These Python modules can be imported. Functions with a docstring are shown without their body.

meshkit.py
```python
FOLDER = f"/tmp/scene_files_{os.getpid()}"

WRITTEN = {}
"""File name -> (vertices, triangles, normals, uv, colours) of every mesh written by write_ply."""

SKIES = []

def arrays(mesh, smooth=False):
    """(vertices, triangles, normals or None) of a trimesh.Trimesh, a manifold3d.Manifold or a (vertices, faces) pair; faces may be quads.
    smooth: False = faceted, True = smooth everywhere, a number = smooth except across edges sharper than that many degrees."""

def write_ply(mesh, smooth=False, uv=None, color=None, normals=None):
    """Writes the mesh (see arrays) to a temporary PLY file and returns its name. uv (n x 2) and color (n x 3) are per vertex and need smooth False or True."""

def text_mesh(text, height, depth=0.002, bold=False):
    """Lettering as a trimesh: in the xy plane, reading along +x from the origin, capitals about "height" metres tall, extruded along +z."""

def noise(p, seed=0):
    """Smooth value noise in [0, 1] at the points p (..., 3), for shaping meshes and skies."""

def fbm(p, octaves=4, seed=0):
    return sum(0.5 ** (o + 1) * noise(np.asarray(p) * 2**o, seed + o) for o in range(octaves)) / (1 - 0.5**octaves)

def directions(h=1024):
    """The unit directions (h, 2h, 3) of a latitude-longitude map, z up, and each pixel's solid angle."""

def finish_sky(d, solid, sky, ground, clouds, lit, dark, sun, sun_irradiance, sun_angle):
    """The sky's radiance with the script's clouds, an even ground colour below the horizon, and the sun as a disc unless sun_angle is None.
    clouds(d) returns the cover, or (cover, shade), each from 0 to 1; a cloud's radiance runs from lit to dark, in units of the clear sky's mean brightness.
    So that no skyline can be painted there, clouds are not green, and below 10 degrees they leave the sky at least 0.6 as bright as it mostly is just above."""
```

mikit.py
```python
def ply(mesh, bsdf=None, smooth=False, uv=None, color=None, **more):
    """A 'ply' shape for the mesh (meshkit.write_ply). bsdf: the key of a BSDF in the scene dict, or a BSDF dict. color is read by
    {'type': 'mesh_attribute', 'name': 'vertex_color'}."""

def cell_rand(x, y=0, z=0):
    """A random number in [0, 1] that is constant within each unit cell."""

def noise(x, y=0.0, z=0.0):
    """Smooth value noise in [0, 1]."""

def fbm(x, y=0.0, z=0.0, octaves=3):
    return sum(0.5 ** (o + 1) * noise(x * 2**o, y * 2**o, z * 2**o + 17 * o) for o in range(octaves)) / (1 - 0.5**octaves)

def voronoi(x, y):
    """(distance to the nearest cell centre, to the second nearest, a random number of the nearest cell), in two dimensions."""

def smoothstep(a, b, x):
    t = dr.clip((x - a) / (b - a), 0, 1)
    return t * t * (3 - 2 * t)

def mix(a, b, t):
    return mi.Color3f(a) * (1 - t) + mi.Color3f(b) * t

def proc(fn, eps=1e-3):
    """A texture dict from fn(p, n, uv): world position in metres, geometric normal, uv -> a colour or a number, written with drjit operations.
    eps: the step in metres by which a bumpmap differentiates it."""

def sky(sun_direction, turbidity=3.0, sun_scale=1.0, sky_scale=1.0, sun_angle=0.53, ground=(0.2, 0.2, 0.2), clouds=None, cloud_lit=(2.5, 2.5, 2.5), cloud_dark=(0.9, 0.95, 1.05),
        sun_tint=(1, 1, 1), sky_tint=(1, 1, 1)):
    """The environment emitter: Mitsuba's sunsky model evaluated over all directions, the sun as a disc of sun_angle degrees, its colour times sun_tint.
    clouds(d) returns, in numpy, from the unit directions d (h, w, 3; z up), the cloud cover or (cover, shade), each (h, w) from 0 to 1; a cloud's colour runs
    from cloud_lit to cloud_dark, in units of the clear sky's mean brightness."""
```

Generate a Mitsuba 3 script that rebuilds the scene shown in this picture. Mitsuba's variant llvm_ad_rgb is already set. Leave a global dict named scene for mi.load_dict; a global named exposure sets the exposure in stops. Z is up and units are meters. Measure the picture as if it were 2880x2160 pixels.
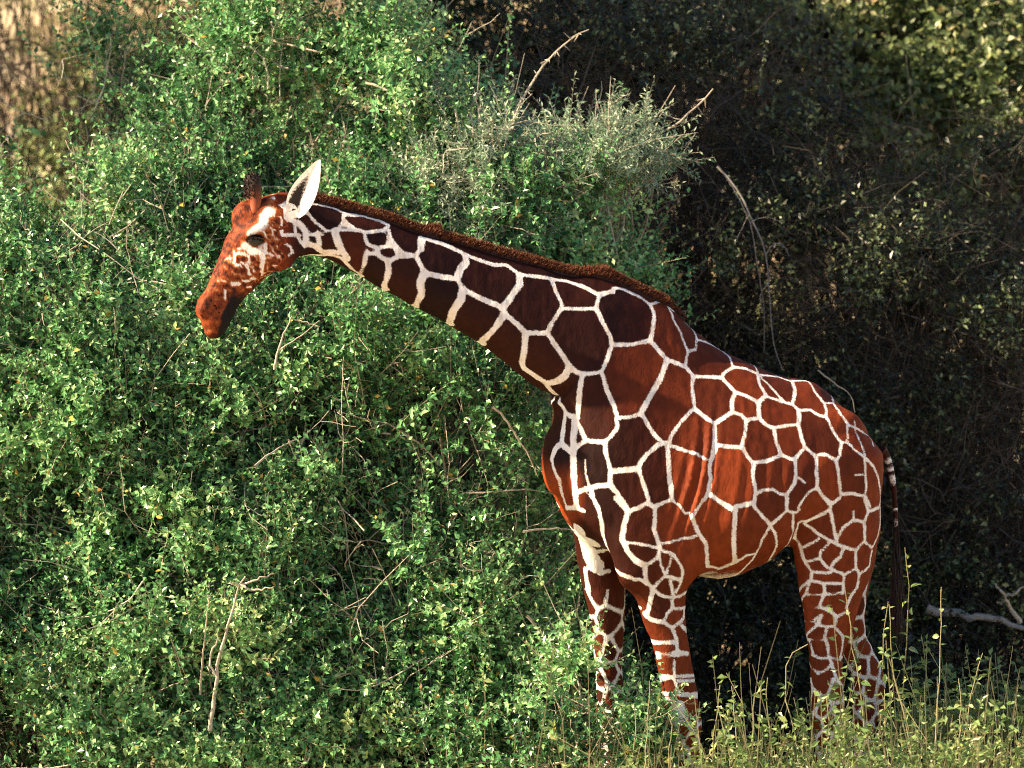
import math
import numpy as np
import trimesh
import drjit as dr
import mitsuba as mi
import mikit
import meshkit
from scipy.spatial import cKDTree
from scipy.interpolate import PchipInterpolator

# ---------------------------------------------------------------- camera, sky, exposure
T = mi.ScalarTransform4f
scene, labels = {"type": "scene"}, {}
scene["camera"] = {"type": "thinlens", "fov": 10.86, "fov_axis": "x", "near_clip": 0.5, "far_clip": 400.0,
                   "aperture_radius": 0.045, "focus_distance": 25.0,
                   "to_world": T().look_at(origin=[0.0, -25.0, 2.85], target=[0.0, 0.0, 2.376], up=[0, 0, 1])}
SUN = np.array([-0.82, -0.16, 0.55])
scene["sky"] = mikit.sky(SUN.tolist(), turbidity=3, sun_scale=1.3, sky_scale=0.7, sun_tint=(1.0, 0.97, 0.92), sky_tint=(1.06, 1.0, 0.96))
exposure = 3.1


# ---------------------------------------------------------------- bookkeeping
def key_for(name):
    k, i = name, 0
    while k in labels or k in scene:
        i += 1
        k = f"{name}_{i:03d}"
    return k


def note(key, label=None, category=None, group=None, kind=None):
    d = {}
    if label:
        d["label"] = label
    if category:
        d["category"] = category
    if group:
        d["group"] = group
    if kind:
        d["kind"] = kind
    labels[key] = d
    return key


def thing(name, label, category, group=None):
    return note(key_for(name), label, category, group)


def put(name, parent, mesh, bsdf, smooth=False, uv=None, label=None, kind=None):
    k = f"{parent}__{name}" if parent else name
    base, i = k, 0
    while k in scene:
        i += 1
        k = f"{base}_{i:03d}"
    scene[k] = mikit.ply(mesh, bsdf, smooth=smooth, uv=uv)
    if label or kind:
        note(k, label, kind=kind)
    return k


def two(d):
    return {"type": "twosided", "bsdf": d}


def rgb(r, g, b):
    return {"type": "rgb", "value": [r, g, b]}


TORSO = [
    (0.202, 2.018, 0.000, 0.147, 0.140, 0.00),
    (0.223, 2.017, 0.000, 0.184, 0.165, 0.00),
    (0.264, 2.017, 0.000, 0.266, 0.190, 0.10),
    (0.338, 2.037, 0.000, 0.376, 0.210, 0.20),
    (0.455, 2.089, 0.000, 0.487, 0.235, 0.30),
    (0.588, 2.117, 0.000, 0.557, 0.265, 0.42),
    (0.722, 2.110, 0.000, 0.584, 0.290, 0.48),
    (0.855, 2.042, 0.000, 0.550, 0.330, 0.42),
    (1.023, 1.996, 0.000, 0.518, 0.365, 0.35),
    (1.177, 1.993, 0.000, 0.458, 0.365, 0.30),
    (1.316, 2.032, 0.000, 0.373, 0.350, 0.28),
    (1.457, 2.070, 0.000, 0.305, 0.320, 0.30),
    (1.583, 2.046, 0.000, 0.217, 0.265, 0.20),
    (1.687, 2.012, 0.000, 0.143, 0.190, 0.10),
    (1.750, 1.979, 0.000, 0.087, 0.110, 0.00),
    (1.778, 1.974, 0.000, 0.025, 0.040, 0.00),
]
NECK = [
    (-1.065, 3.089, 0.000, 0.130, 0.085, 0.10),
    (-0.968, 3.094, 0.000, 0.124, 0.088, 0.15),
    (-0.846, 3.075, 0.000, 0.118, 0.092, 0.20),
    (-0.717, 3.030, 0.000, 0.134, 0.097, 0.20),
    (-0.568, 2.965, 0.000, 0.148, 0.105, 0.22),
    (-0.430, 2.905, 0.000, 0.165, 0.113, 0.25),
    (-0.285, 2.849, 0.000, 0.180, 0.122, 0.28),
    (-0.113, 2.779, 0.000, 0.202, 0.132, 0.30),
    (0.057, 2.703, 0.000, 0.236, 0.145, 0.32),
    (0.218, 2.626, 0.000, 0.276, 0.160, 0.35),
    (0.364, 2.576, 0.000, 0.303, 0.180, 0.38),
    (0.485, 2.459, 0.000, 0.343, 0.200, 0.40),
    (0.602, 2.296, 0.000, 0.363, 0.210, 0.40),
]
HEAD = [
    (-0.996, 3.095, 0.000, 0.110, 0.070, 0.00),
    (-1.052, 3.105, 0.000, 0.143, 0.088, 0.00),
    (-1.119, 3.081, 0.000, 0.158, 0.100, -0.05),
    (-1.181, 3.022, 0.000, 0.140, 0.108, 0.05),
    (-1.225, 2.978, 0.000, 0.135, 0.100, 0.08),
    (-1.262, 2.925, 0.000, 0.116, 0.084, 0.05),
    (-1.304, 2.864, 0.000, 0.099, 0.068, 0.00),
    (-1.339, 2.807, 0.000, 0.087, 0.060, -0.05),
    (-1.366, 2.746, 0.000, 0.080, 0.060, -0.05),
    (-1.385, 2.691, 0.000, 0.071, 0.060, 0.00),
    (-1.390, 2.655, 0.000, 0.062, 0.052, 0.00),
    (-1.392, 2.632, 0.000, 0.046, 0.040, 0.00),
]
NEAR_FORE_LEG = [
    (0.542, 2.218, -0.155, 0.161, 0.100, 0.00),
    (0.529, 2.022, -0.155, 0.207, 0.125, 0.00),
    (0.561, 1.858, -0.155, 0.218, 0.125, 0.00),
    (0.594, 1.744, -0.155, 0.197, 0.118, 0.00),
    (0.621, 1.629, -0.155, 0.158, 0.105, 0.00),
    (0.635, 1.531, -0.155, 0.127, 0.090, 0.00),
    (0.660, 1.432, -0.155, 0.113, 0.080, 0.00),
    (0.678, 1.334, -0.155, 0.104, 0.072, 0.00),
    (0.711, 1.203, -0.155, 0.082, 0.062, 0.00),
    (0.736, 1.071, -0.155, 0.081, 0.056, 0.00),
    (0.747, 0.998, -0.155, 0.080, 0.055, 0.00),
    (0.760, 0.940, -0.155, 0.081, 0.058, 0.00),
    (0.768, 0.874, -0.155, 0.082, 0.062, 0.00),
    (0.779, 0.809, -0.155, 0.083, 0.058, 0.00),
    (0.786, 0.743, -0.155, 0.066, 0.045, 0.00),
    (0.799, 0.546, -0.155, 0.054, 0.036, 0.00),
    (0.811, 0.301, -0.155, 0.048, 0.036, 0.00),
    (0.813, 0.186, -0.155, 0.063, 0.045, 0.00),
    (0.803, 0.104, -0.155, 0.066, 0.044, 0.00),
]
FAR_FORE_LEG = [
    (0.541, 2.210, 0.155, 0.163, 0.100, 0.00),
    (0.451, 2.012, 0.155, 0.167, 0.120, 0.00),
    (0.441, 1.847, 0.155, 0.134, 0.120, 0.00),
    (0.436, 1.732, 0.155, 0.105, 0.110, 0.00),
    (0.438, 1.616, 0.155, 0.091, 0.095, 0.00),
    (0.446, 1.517, 0.155, 0.081, 0.085, 0.00),
    (0.480, 1.418, 0.155, 0.093, 0.080, 0.00),
    (0.497, 1.285, 0.155, 0.080, 0.070, 0.00),
    (0.498, 1.186, 0.155, 0.072, 0.062, 0.00),
    (0.502, 1.054, 0.155, 0.062, 0.056, 0.00),
    (0.511, 0.922, 0.155, 0.064, 0.058, 0.00),
    (0.515, 0.855, 0.155, 0.068, 0.062, 0.00),
    (0.515, 0.756, 0.155, 0.051, 0.045, 0.00),
    (0.531, 0.525, 0.155, 0.050, 0.036, 0.00),
    (0.531, 0.277, 0.155, 0.046, 0.036, 0.00),
    (0.538, 0.161, 0.155, 0.060, 0.045, 0.00),
    (0.529, 0.078, 0.155, 0.065, 0.044, 0.00),
]
NEAR_HIND_LEG = [
    (1.502, 2.154, -0.170, 0.138, 0.110, 0.00),
    (1.502, 2.097, -0.170, 0.181, 0.145, 0.00),
    (1.507, 2.014, -0.170, 0.220, 0.170, 0.00),
    (1.497, 1.850, -0.170, 0.219, 0.165, 0.00),
    (1.503, 1.734, -0.170, 0.216, 0.145, 0.00),
    (1.497, 1.629, -0.170, 0.198, 0.125, 0.00),
    (1.492, 1.530, -0.170, 0.183, 0.105, 0.00),
    (1.485, 1.443, -0.170, 0.158, 0.088, 0.00),
    (1.477, 1.328, -0.170, 0.132, 0.074, 0.00),
    (1.469, 1.211, -0.170, 0.106, 0.062, 0.00),
    (1.458, 1.096, -0.170, 0.078, 0.055, 0.00),
    (1.462, 0.977, -0.170, 0.075, 0.056, 0.00),
    (1.467, 0.879, -0.170, 0.077, 0.058, 0.00),
    (1.463, 0.763, -0.170, 0.060, 0.045, 0.00),
    (1.462, 0.533, -0.170, 0.049, 0.036, 0.00),
    (1.464, 0.237, -0.170, 0.051, 0.037, 0.00),
    (1.468, 0.154, -0.170, 0.065, 0.045, 0.00),
    (1.458, 0.089, -0.170, 0.069, 0.044, 0.00),
]
FAR_HIND_LEG = [
    (1.644, 2.128, 0.170, 0.122, 0.100, 0.00),
    (1.642, 2.061, 0.170, 0.164, 0.140, 0.00),
    (1.644, 1.969, 0.170, 0.192, 0.165, 0.00),
    (1.646, 1.802, 0.170, 0.177, 0.150, 0.00),
    (1.660, 1.668, 0.170, 0.156, 0.125, 0.00),
    (1.675, 1.511, 0.170, 0.118, 0.100, 0.00),
    (1.675, 1.400, 0.170, 0.092, 0.085, 0.00),
    (1.679, 1.300, 0.170, 0.074, 0.074, 0.00),
    (1.693, 1.186, 0.170, 0.063, 0.062, 0.00),
    (1.740, 1.065, 0.170, 0.072, 0.056, 0.00),
    (1.777, 0.964, 0.170, 0.077, 0.056, 0.00),
    (1.770, 0.863, 0.170, 0.074, 0.055, 0.00),
    (1.744, 0.747, 0.170, 0.058, 0.044, 0.00),
    (1.716, 0.497, 0.170, 0.051, 0.036, 0.00),
    (1.688, 0.196, 0.170, 0.053, 0.037, 0.00),
    (1.684, 0.113, 0.170, 0.065, 0.045, 0.00),
    (1.670, 0.046, 0.170, 0.069, 0.044, 0.00),
]
COAT_LINES = '''
n8 -807,-76,3128 -756,-89,3087 -708,-87,3076 -621,-74,3082 -592,-50,3106
n8 -714,-88,3076 -704,-96,3023 -656,-97,3003 -611,-96,3011 -594,-84,3050 -595,-63,3088
n9 -656,-97,3003 -651,-102,2970 -605,-107,2944 -560,-106,2965 -572,-97,3006 -608,-95,3017
n10 -599,-83,3053 -572,-93,3017 -532,-102,2976 -477,-99,2971 -450,-86,3000 -445,-65,3035
n16 -450,-86,3000 -440,-55,3047
n10 -477,-99,2971 -455,-109,2924 -439,-116,2889 -366,-116,2874
n16 -439,-116,2889 -460,-118,2853 -451,-106,2795 -462,-9,2739 -460,6,2737 -459,27,2739
n14 -608,-106,2944 -604,-103,2900 -612,-46,2830 -606,-28,2820 -604,-7,2814 -604,14,2815 -600,38,2817
n11 -705,-99,2988 -715,-90,2935 -712,6,2877 -710,25,2877
n9 -705,-99,2976 -663,-100,2982
n9 -563,-106,2965 -520,-104,2965 -477,-99,2971
n7 -828,-90,3087 -744,-87,3087 -714,-88,3076
n6 -642,-34,3135 -591,-45,3111
n8 -417,-51,3047 -327,-50,3024 -251,-67,2983
n7 -798,-59,3152 -703,-37,3149 -638,-40,3129 -592,-50,3106
n8 -763,-36,2909 -718,-24,2883
n9 -1040,-14,2952 -1040,-14,2952 -1040,-14,2952 -1040,-14,2952 -1040,-14,2952 -1040,-14,2952 -1040,-14,2952 -1040,-14,2952 -1040,-14,2952 -1033,-15,2958 -1009,-15,2963 -986,-15,2968 -965,-15,2971 -944,-23,2973 -924,-26,2972 -911,-29,2970 -869,-55,2973 -811,-65,2956 -764,-41,2912
n7 -804,-60,3152 -808,-78,3122 -840,-90,3087
n9 -415,-52,3046 -343,-56,3022 -249,-67,2981 -178,-72,2952 -105,-74,2928 -42,-63,2928 13,-85,2884 94,-78,2875 169,-70,2864 250,-62,2852 320,-76,2828 382,-97,2793 460,-79,2804
n8 463,-76,2807 466,-67,2820 487,-58,2822 513,-53,2817 529,-51,2810 596,-52,2781 643,-60,2745 713,-8,2757 726,4,2751 738,18,2740 756,35,2716
n17 -238,-72,2969 -236,-87,2940 -263,-99,2916 -285,-115,2875
n11 -430,-116,2887 -369,-116,2875 -285,-118,2863 -263,-126,2817 -181,-135,2775 -85,-140,2734
n17 -263,-126,2817 -270,-131,2776 -305,-110,2717 -299,-22,2657 -300,-5,2656 -300,17,2657 -297,42,2658
n15 13,-85,2884 7,-109,2834 -47,-133,2769 -80,-140,2728
n11 -80,-140,2728 -63,-145,2699 -16,-151,2658 26,-155,2617
n15 -75,-145,2699 -109,-136,2646 -153,-72,2587 -147,26,2567 -145,46,2569
n10 26,-155,2617 73,-159,2617 127,-161,2617
n9 127,-161,2617 147,-155,2658 195,-135,2722 202,-133,2728
n9 169,-70,2864 180,-100,2810 204,-123,2752 202,-133,2728
n8 202,-133,2728 281,-130,2725 367,-128,2728
n9 367,-128,2728 378,-110,2769 394,-98,2790 454,-79,2807
n9 367,-128,2728 391,-153,2663 424,-169,2598 427,-178,2563
n9 427,-178,2563 528,-169,2563 619,-149,2580
n10 619,-149,2580 640,-118,2645 654,-88,2698 643,-60,2745
n9 619,-149,2580 653,-159,2538 692,-172,2491
n9 427,-178,2563 404,-197,2504 370,-210,2440
n10 127,-161,2617 156,-166,2569 198,-172,2511 227,-175,2463
n10 227,-175,2463 263,-178,2434 311,-203,2428 370,-210,2440
n14 26,-155,2617 23,-142,2540 22,-99,2475 37,-87,2451
n15 37,-87,2451 90,-94,2416 138,-94,2386 178,-129,2392 212,-161,2422 227,-175,2463
n15 138,-94,2386 189,-40,2337
n12 283,-192,2422 272,-188,2352 270,-174,2281 265,-169,2222
n9 370,-210,2440 392,-219,2358 423,-238,2281 432,-253,2229
n8 432,-253,2229 478,-261,2229 539,-262,2246
n13 539,-262,2246 595,-234,2327 652,-205,2409 692,-172,2491
n9 692,-172,2491 747,-173,2473 784,-173,2455 817,-188,2414
n6 778,-172,2461 800,-139,2526 783,-110,2591 780,-100,2612 769,-92,2634 759,-82,2656 749,-72,2677 747,-56,2704 737,-46,2725 733,-23,2743 718,-6,2756
n6 808,-133,2532 844,-114,2537 862,-72,2584 852,-17,2635 826,-18,2659 811,-14,2673 789,-15,2695 773,-21,2712 748,-36,2726
n9 428,-253,2222 431,-261,2183 400,-255,2143 375,-248,2117
n10 375,-248,2117 336,-224,2121 296,-203,2125
n10 296,-203,2125 281,-189,2169 263,-169,2208 257,-160,2234
n9 296,-203,2125 259,-186,2094 246,-182,2072
n9 375,-248,2117 378,-252,2068 395,-259,2011 399,-260,1985
n11 399,-260,1985 458,-276,1989 524,-289,1998
n10 524,-289,1998 533,-289,2024 569,-290,2068 615,-288,2103 643,-287,2112
n9 643,-287,2112 604,-278,2147 575,-269,2195 549,-262,2244
n8 643,-287,2112 670,-287,2116 681,-282,2146 726,-268,2203 785,-254,2260 804,-252,2264
n7 670,-289,2103 736,-300,2080 795,-316,2063 856,-329,2023
n10 661,-289,2103 662,-300,2037 665,-307,1962 673,-310,1896 678,-311,1856
n8 678,-311,1856 633,-305,1839 598,-303,1821 571,-299,1830
n9 571,-299,1830 562,-299,1879 540,-295,1941 524,-289,1998
n11 399,-260,1985 395,-259,1927 428,-270,1883 463,-275,1830 481,-279,1799
n10 395,-259,1923 351,-236,1918 315,-215,1909 272,-188,1891 257,-172,1887
n12 192,-28,2334 214,-87,2282 226,-110,2247 255,-159,2230
n15 255,-159,2230 246,-173,2138 244,-181,2072 245,-180,1983 254,-172,1895 269,-149,1818
n9 315,-215,1904 333,-218,1851 359,-223,1790
n4 292,-206,2037 296,-209,1971 311,-214,1913
n14 225,-105,2247 216,-106,2180 205,-123,2114 175,-105,2079 165,-90,2038
n15 206,-127,2106 228,-166,2080 244,-182,2063
n8 165,-90,2038 172,-108,1990 194,-120,1942 217,-85,1869 241,-73,1811
n12 240,-66,1811 262,-138,1816 295,-171,1801
n9 856,-329,2023 863,-321,2062 879,-311,2115 887,-283,2198
n10 887,-283,2198 846,-267,2229 804,-252,2264
n10 887,-283,2198 935,-279,2229 979,-269,2255
n9 886,-318,2102 951,-332,2093 1000,-337,2093
n8 809,-185,2421 799,-222,2344 801,-251,2267
n6 863,-71,2585 948,-37,2557 999,-15,2530 1023,-63,2502 1021,-126,2456
n8 1021,-126,2456 967,-161,2430 952,-177,2410
n9 809,-186,2418 880,-181,2413 952,-177,2410
n9 952,-177,2410 978,-200,2374 1005,-217,2343
n9 1021,-126,2456 1083,-117,2450 1141,-122,2424
n5 1141,-122,2424 1147,-47,2461 1132,-33,2470
n8 1141,-122,2424 1133,-167,2383 1154,-206,2332
n9 1005,-217,2343 1051,-225,2327 1092,-233,2307 1110,-243,2286
n9 1153,-211,2327 1119,-234,2301 1109,-247,2281
n9 1109,-247,2281 1100,-277,2230
n8 1005,-217,2343 981,-242,2302 974,-268,2256
n8 973,-271,2251 1014,-276,2241 1037,-290,2215 1100,-280,2225
n9 1100,-280,2225 1128,-295,2194 1164,-299,2178
n8 1037,-290,2215 1025,-313,2159 1003,-334,2103
n9 1002,-336,2098 1020,-348,2057 1049,-360,2021
n9 1049,-360,2021 1120,-355,2030 1188,-345,2055
n8 1188,-345,2055 1171,-329,2107 1164,-299,2178
n8 1164,-299,2178 1226,-290,2188 1287,-285,2193
n6 1145,-127,2419 1184,-161,2372 1217,-195,2326 1243,-217,2295
n7 1158,-119,2420 1172,-111,2418 1250,-68,2412 1320,-87,2386
n8 1320,-87,2386 1309,-162,2340 1281,-218,2290
n8 1157,-213,2321 1206,-214,2306 1279,-222,2285 1301,-239,2259
n10 1301,-239,2259 1299,-265,2223 1287,-285,2193
n7 1325,-73,2391 1402,-35,2390 1411,-145,2340 1440,-194,2288
n7 1301,-239,2259 1363,-233,2258 1400,-254,2233 1430,-260,2227
n7 1440,-194,2288 1439,-231,2258 1430,-260,2227
n6 1440,-194,2288 1492,-166,2287 1515,-79,2316 1516,-59,2321 1518,-38,2322 1520,-14,2323 1520,6,2324 1518,35,2322
n6 1492,-166,2287 1502,-240,2242 1530,-273,2191
n7 1430,-260,2227 1449,-289,2171 1484,-316,2109
n6 1484,-316,2109 1518,-309,2114 1530,-273,2191
n5 1530,-273,2191 1570,-266,2175 1568,-256,2206
n5 1570,-266,2175 1622,-240,2148 1671,-189,2120 1658,-263,2091
n5 1569,-268,2170 1582,-295,2113 1596,-323,2052
n6 1517,-312,2109 1551,-325,2073 1595,-325,2041 1644,-307,1999 1672,-290,1946 1677,-283,1927 1685,-272,1907 1690,-264,1886 1693,-257,1865 1698,-242,1841 1694,-246,1815 1680,-264,1802
n7 1484,-316,2109 1470,-341,2053 1452,-349,2028
n8 1287,-285,2193 1295,-314,2131 1305,-332,2090
n8 1305,-332,2090 1351,-342,2049
n7 1351,-342,2049 1395,-340,2059 1452,-349,2028
n8 1305,-332,2090 1263,-345,2050 1251,-350,2034
n8 1188,-345,2055 1224,-351,2040 1251,-350,2034
n8 1251,-352,2029 1251,-367,1963 1244,-372,1927 1203,-385,1876
n5 1251,-368,1957 1272,-371,1947 1294,-370,1926
n8 1355,-345,2039 1351,-360,1977 1357,-357,1904
n6 1357,-357,1904 1319,-359,1889 1289,-367,1854 1278,-369,1839 1263,-367,1814
n8 1357,-357,1904 1390,-340,1862 1435,-334,1830 1472,-336,1856
n7 1452,-349,2028 1462,-352,1950 1477,-338,1871
n7 1477,-338,1871 1532,-336,1876 1602,-321,1859
n6 1595,-325,2041 1600,-326,1948 1602,-321,1859 1630,-302,1812
n4 1542,-338,1959 1594,-327,1963
n9 1049,-360,2021 1044,-376,1954 1052,-386,1903 1046,-389,1841
n7 1052,-387,1877 1091,-381,1897 1134,-383,1902 1167,-379,1881 1203,-385,1871
n8 1203,-385,1871 1198,-384,1820
n9 889,-321,2098 866,-324,2047 847,-334,2006 850,-343,1945 838,-350,1883
n8 838,-350,1883 802,-344,1832 791,-346,1814 778,-345,1794 768,-341,1782
n10 846,-358,1878 892,-366,1842 926,-376,1822 938,-381,1813 959,-384,1814
n10 961,-385,1822 1046,-389,1841
n8 1009,-389,1828 1045,-390,1839 1052,-387,1862
n8 1045,-389,1822 1088,-385,1775 1131,-363,1734
n7 1131,-363,1734 1174,-379,1774 1204,-378,1803
n7 1204,-378,1803 1209,-383,1860
n7 1204,-378,1803 1245,-362,1790 1270,-361,1801
n6 1239,-362,1790 1247,-337,1731 1257,-265,1670 1259,-248,1659 1261,-226,1648 1261,-196,1636 1261,-174,1628 1259,-153,1618 1261,-133,1616 1261,-112,1614 1258,-88,1607 1258,-67,1607 1259,-46,1605 1260,-25,1605 1260,-4,1605 1260,17,1605 1260,38,1605
n7 1131,-363,1734 1096,-341,1664 1077,-283,1587 1072,-269,1572 1061,-254,1556 1052,-230,1538 1044,-206,1522 1040,-185,1512 1032,-164,1502 1030,-143,1496 1020,-120,1490 1020,-99,1486 1010,-70,1480 1009,-49,1477 1009,-28,1475 1001,-5,1472 995,20,1472 988,46,1474
n6 1131,-363,1734 1158,-352,1693 1178,-306,1644 1180,-293,1632 1179,-269,1613 1179,-245,1597 1179,-217,1581 1178,-196,1570 1189,-165,1563 1190,-143,1558 1197,-112,1554 1199,-91,1552 1199,-70,1551 1199,-49,1551 1199,-28,1551 1199,-7,1551 1199,14,1549 1199,35,1550
n7 1397,-338,1857 1429,-332,1822 1470,-336,1856
n8 1429,-332,1822 1425,-326,1798 1370,-308,1769 1319,-300,1746 1275,-324,1742
n9 1278,-315,1736 1284,-237,1669 1317,-226,1621 1330,-225,1575 1345,-235,1546
n7 1314,-292,1736 1329,-286,1728 1377,-286,1693 1435,-296,1658 1470,-297,1640 1520,-294,1622 1565,-286,1610
n7 1431,-327,1798 1448,-312,1728 1467,-300,1658
n7 1469,-301,1664 1496,-312,1716 1544,-314,1750 1602,-302,1743
n5 1544,-314,1750 1541,-322,1791
n7 1602,-302,1743 1620,-302,1790 1673,-271,1805
n7 1620,-302,1790 1595,-323,1854
n7 1602,-302,1743 1607,-287,1656 1565,-286,1610
n6 1608,-285,1650 1654,-254,1619 1688,-243,1682 1691,-244,1697 1696,-241,1718 1700,-235,1739 1700,-233,1760 1700,-234,1781 1700,-236,1802
n7 1565,-285,1604 1571,-268,1528 1594,-253,1498
n6 1594,-253,1498 1649,-233,1536 1657,-247,1607
n6 1318,-225,1616 1349,-261,1640 1379,-281,1658 1389,-287,1668
n6 1344,-237,1558 1395,-268,1576 1399,-276,1606 1435,-293,1646
n6 1395,-268,1576 1419,-268,1547 1429,-268,1532 1450,-271,1529
n7 1502,-294,1623 1493,-285,1582 1459,-275,1553 1449,-270,1524 1516,-268,1499
n7 1516,-268,1499 1565,-269,1522
n7 1345,-235,1546 1366,-243,1512 1432,-265,1506 1450,-268,1509 1463,-271,1518
n7 1367,-242,1506 1363,-235,1471 1333,-194,1440 1330,-179,1430 1331,-162,1421 1341,-138,1412 1362,-118,1404 1383,-106,1401 1400,-99,1403 1421,-92,1404 1442,-89,1404 1463,-88,1404 1484,-87,1404 1505,-88,1404 1526,-89,1404 1553,-94,1404 1577,-102,1403 1598,-112,1403
n7 1363,-235,1471 1412,-254,1459 1452,-260,1459 1471,-260,1457 1492,-260,1457 1513,-259,1457
n7 1423,-256,1459 1426,-248,1407 1405,-236,1354
n6 1347,-208,1406 1426,-248,1407 1515,-253,1412
n7 1517,-266,1494 1515,-253,1412
n7 1594,-253,1498 1587,-237,1433 1561,-241,1404 1554,-242,1393 1541,-242,1366 1534,-241,1341
n6 1619,-186,1363 1622,-165,1362 1616,-143,1362 1597,-123,1362 1568,-108,1361 1547,-101,1362 1524,-96,1364 1503,-92,1372 1482,-92,1372 1461,-92,1372 1440,-94,1372 1410,-100,1372 1388,-109,1372 1367,-123,1372 1352,-140,1372 1344,-159,1374 1347,-208,1406 1363,-235,1471
n6 1526,-98,1351 1516,-98,1332 1495,-96,1331 1472,-95,1331 1450,-96,1330 1429,-99,1330 1404,-106,1329 1383,-116,1329 1360,-137,1330 1351,-156,1331 1405,-235,1348 1452,-242,1342
n7 1405,-235,1348 1452,-241,1331 1489,-239,1301 1532,-238,1323
n6 1504,-97,1330 1505,-99,1309 1502,-102,1287 1482,-102,1279 1461,-101,1279 1440,-103,1279 1411,-111,1279 1387,-121,1278 1364,-142,1279 1357,-163,1278 1387,-218,1284 1418,-234,1313
n6 1418,-233,1307 1398,-221,1261 1364,-192,1224 1362,-175,1214 1366,-162,1203 1375,-152,1182 1389,-135,1172 1409,-125,1153 1429,-118,1151 1451,-116,1145 1471,-117,1131 1492,-120,1130 1513,-130,1121 1530,-147,1116 1536,-165,1109 1532,-191,1109 1513,-212,1109
n6 1398,-221,1266 1443,-232,1255 1479,-235,1260 1489,-239,1301
n6 1443,-232,1249 1433,-226,1208 1444,-228,1185
n6 1368,-165,1195 1371,-189,1195 1444,-228,1191
n6 1479,-234,1254 1526,-220,1206 1521,-217,1165 1524,-213,1151 1518,-209,1121
n7 1444,-228,1185 1458,-225,1109 1469,-225,1086
n6 1383,-191,1125 1417,-219,1109 1458,-225,1109 1517,-208,1101
n6 1404,-128,1143 1400,-132,1122 1394,-136,1101 1385,-150,1088 1381,-163,1079 1406,-215,1039 1445,-225,1057 1469,-225,1086
n6 1370,-184,1193 1377,-190,1172 1387,-197,1131
n6 1469,-225,1086 1482,-226,1039 1507,-221,992 1513,-217,975 1515,-216,954 1521,-211,933 1526,-206,912 1532,-200,891 1535,-196,870 1534,-194,849 1532,-191,828 1530,-178,801
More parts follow.
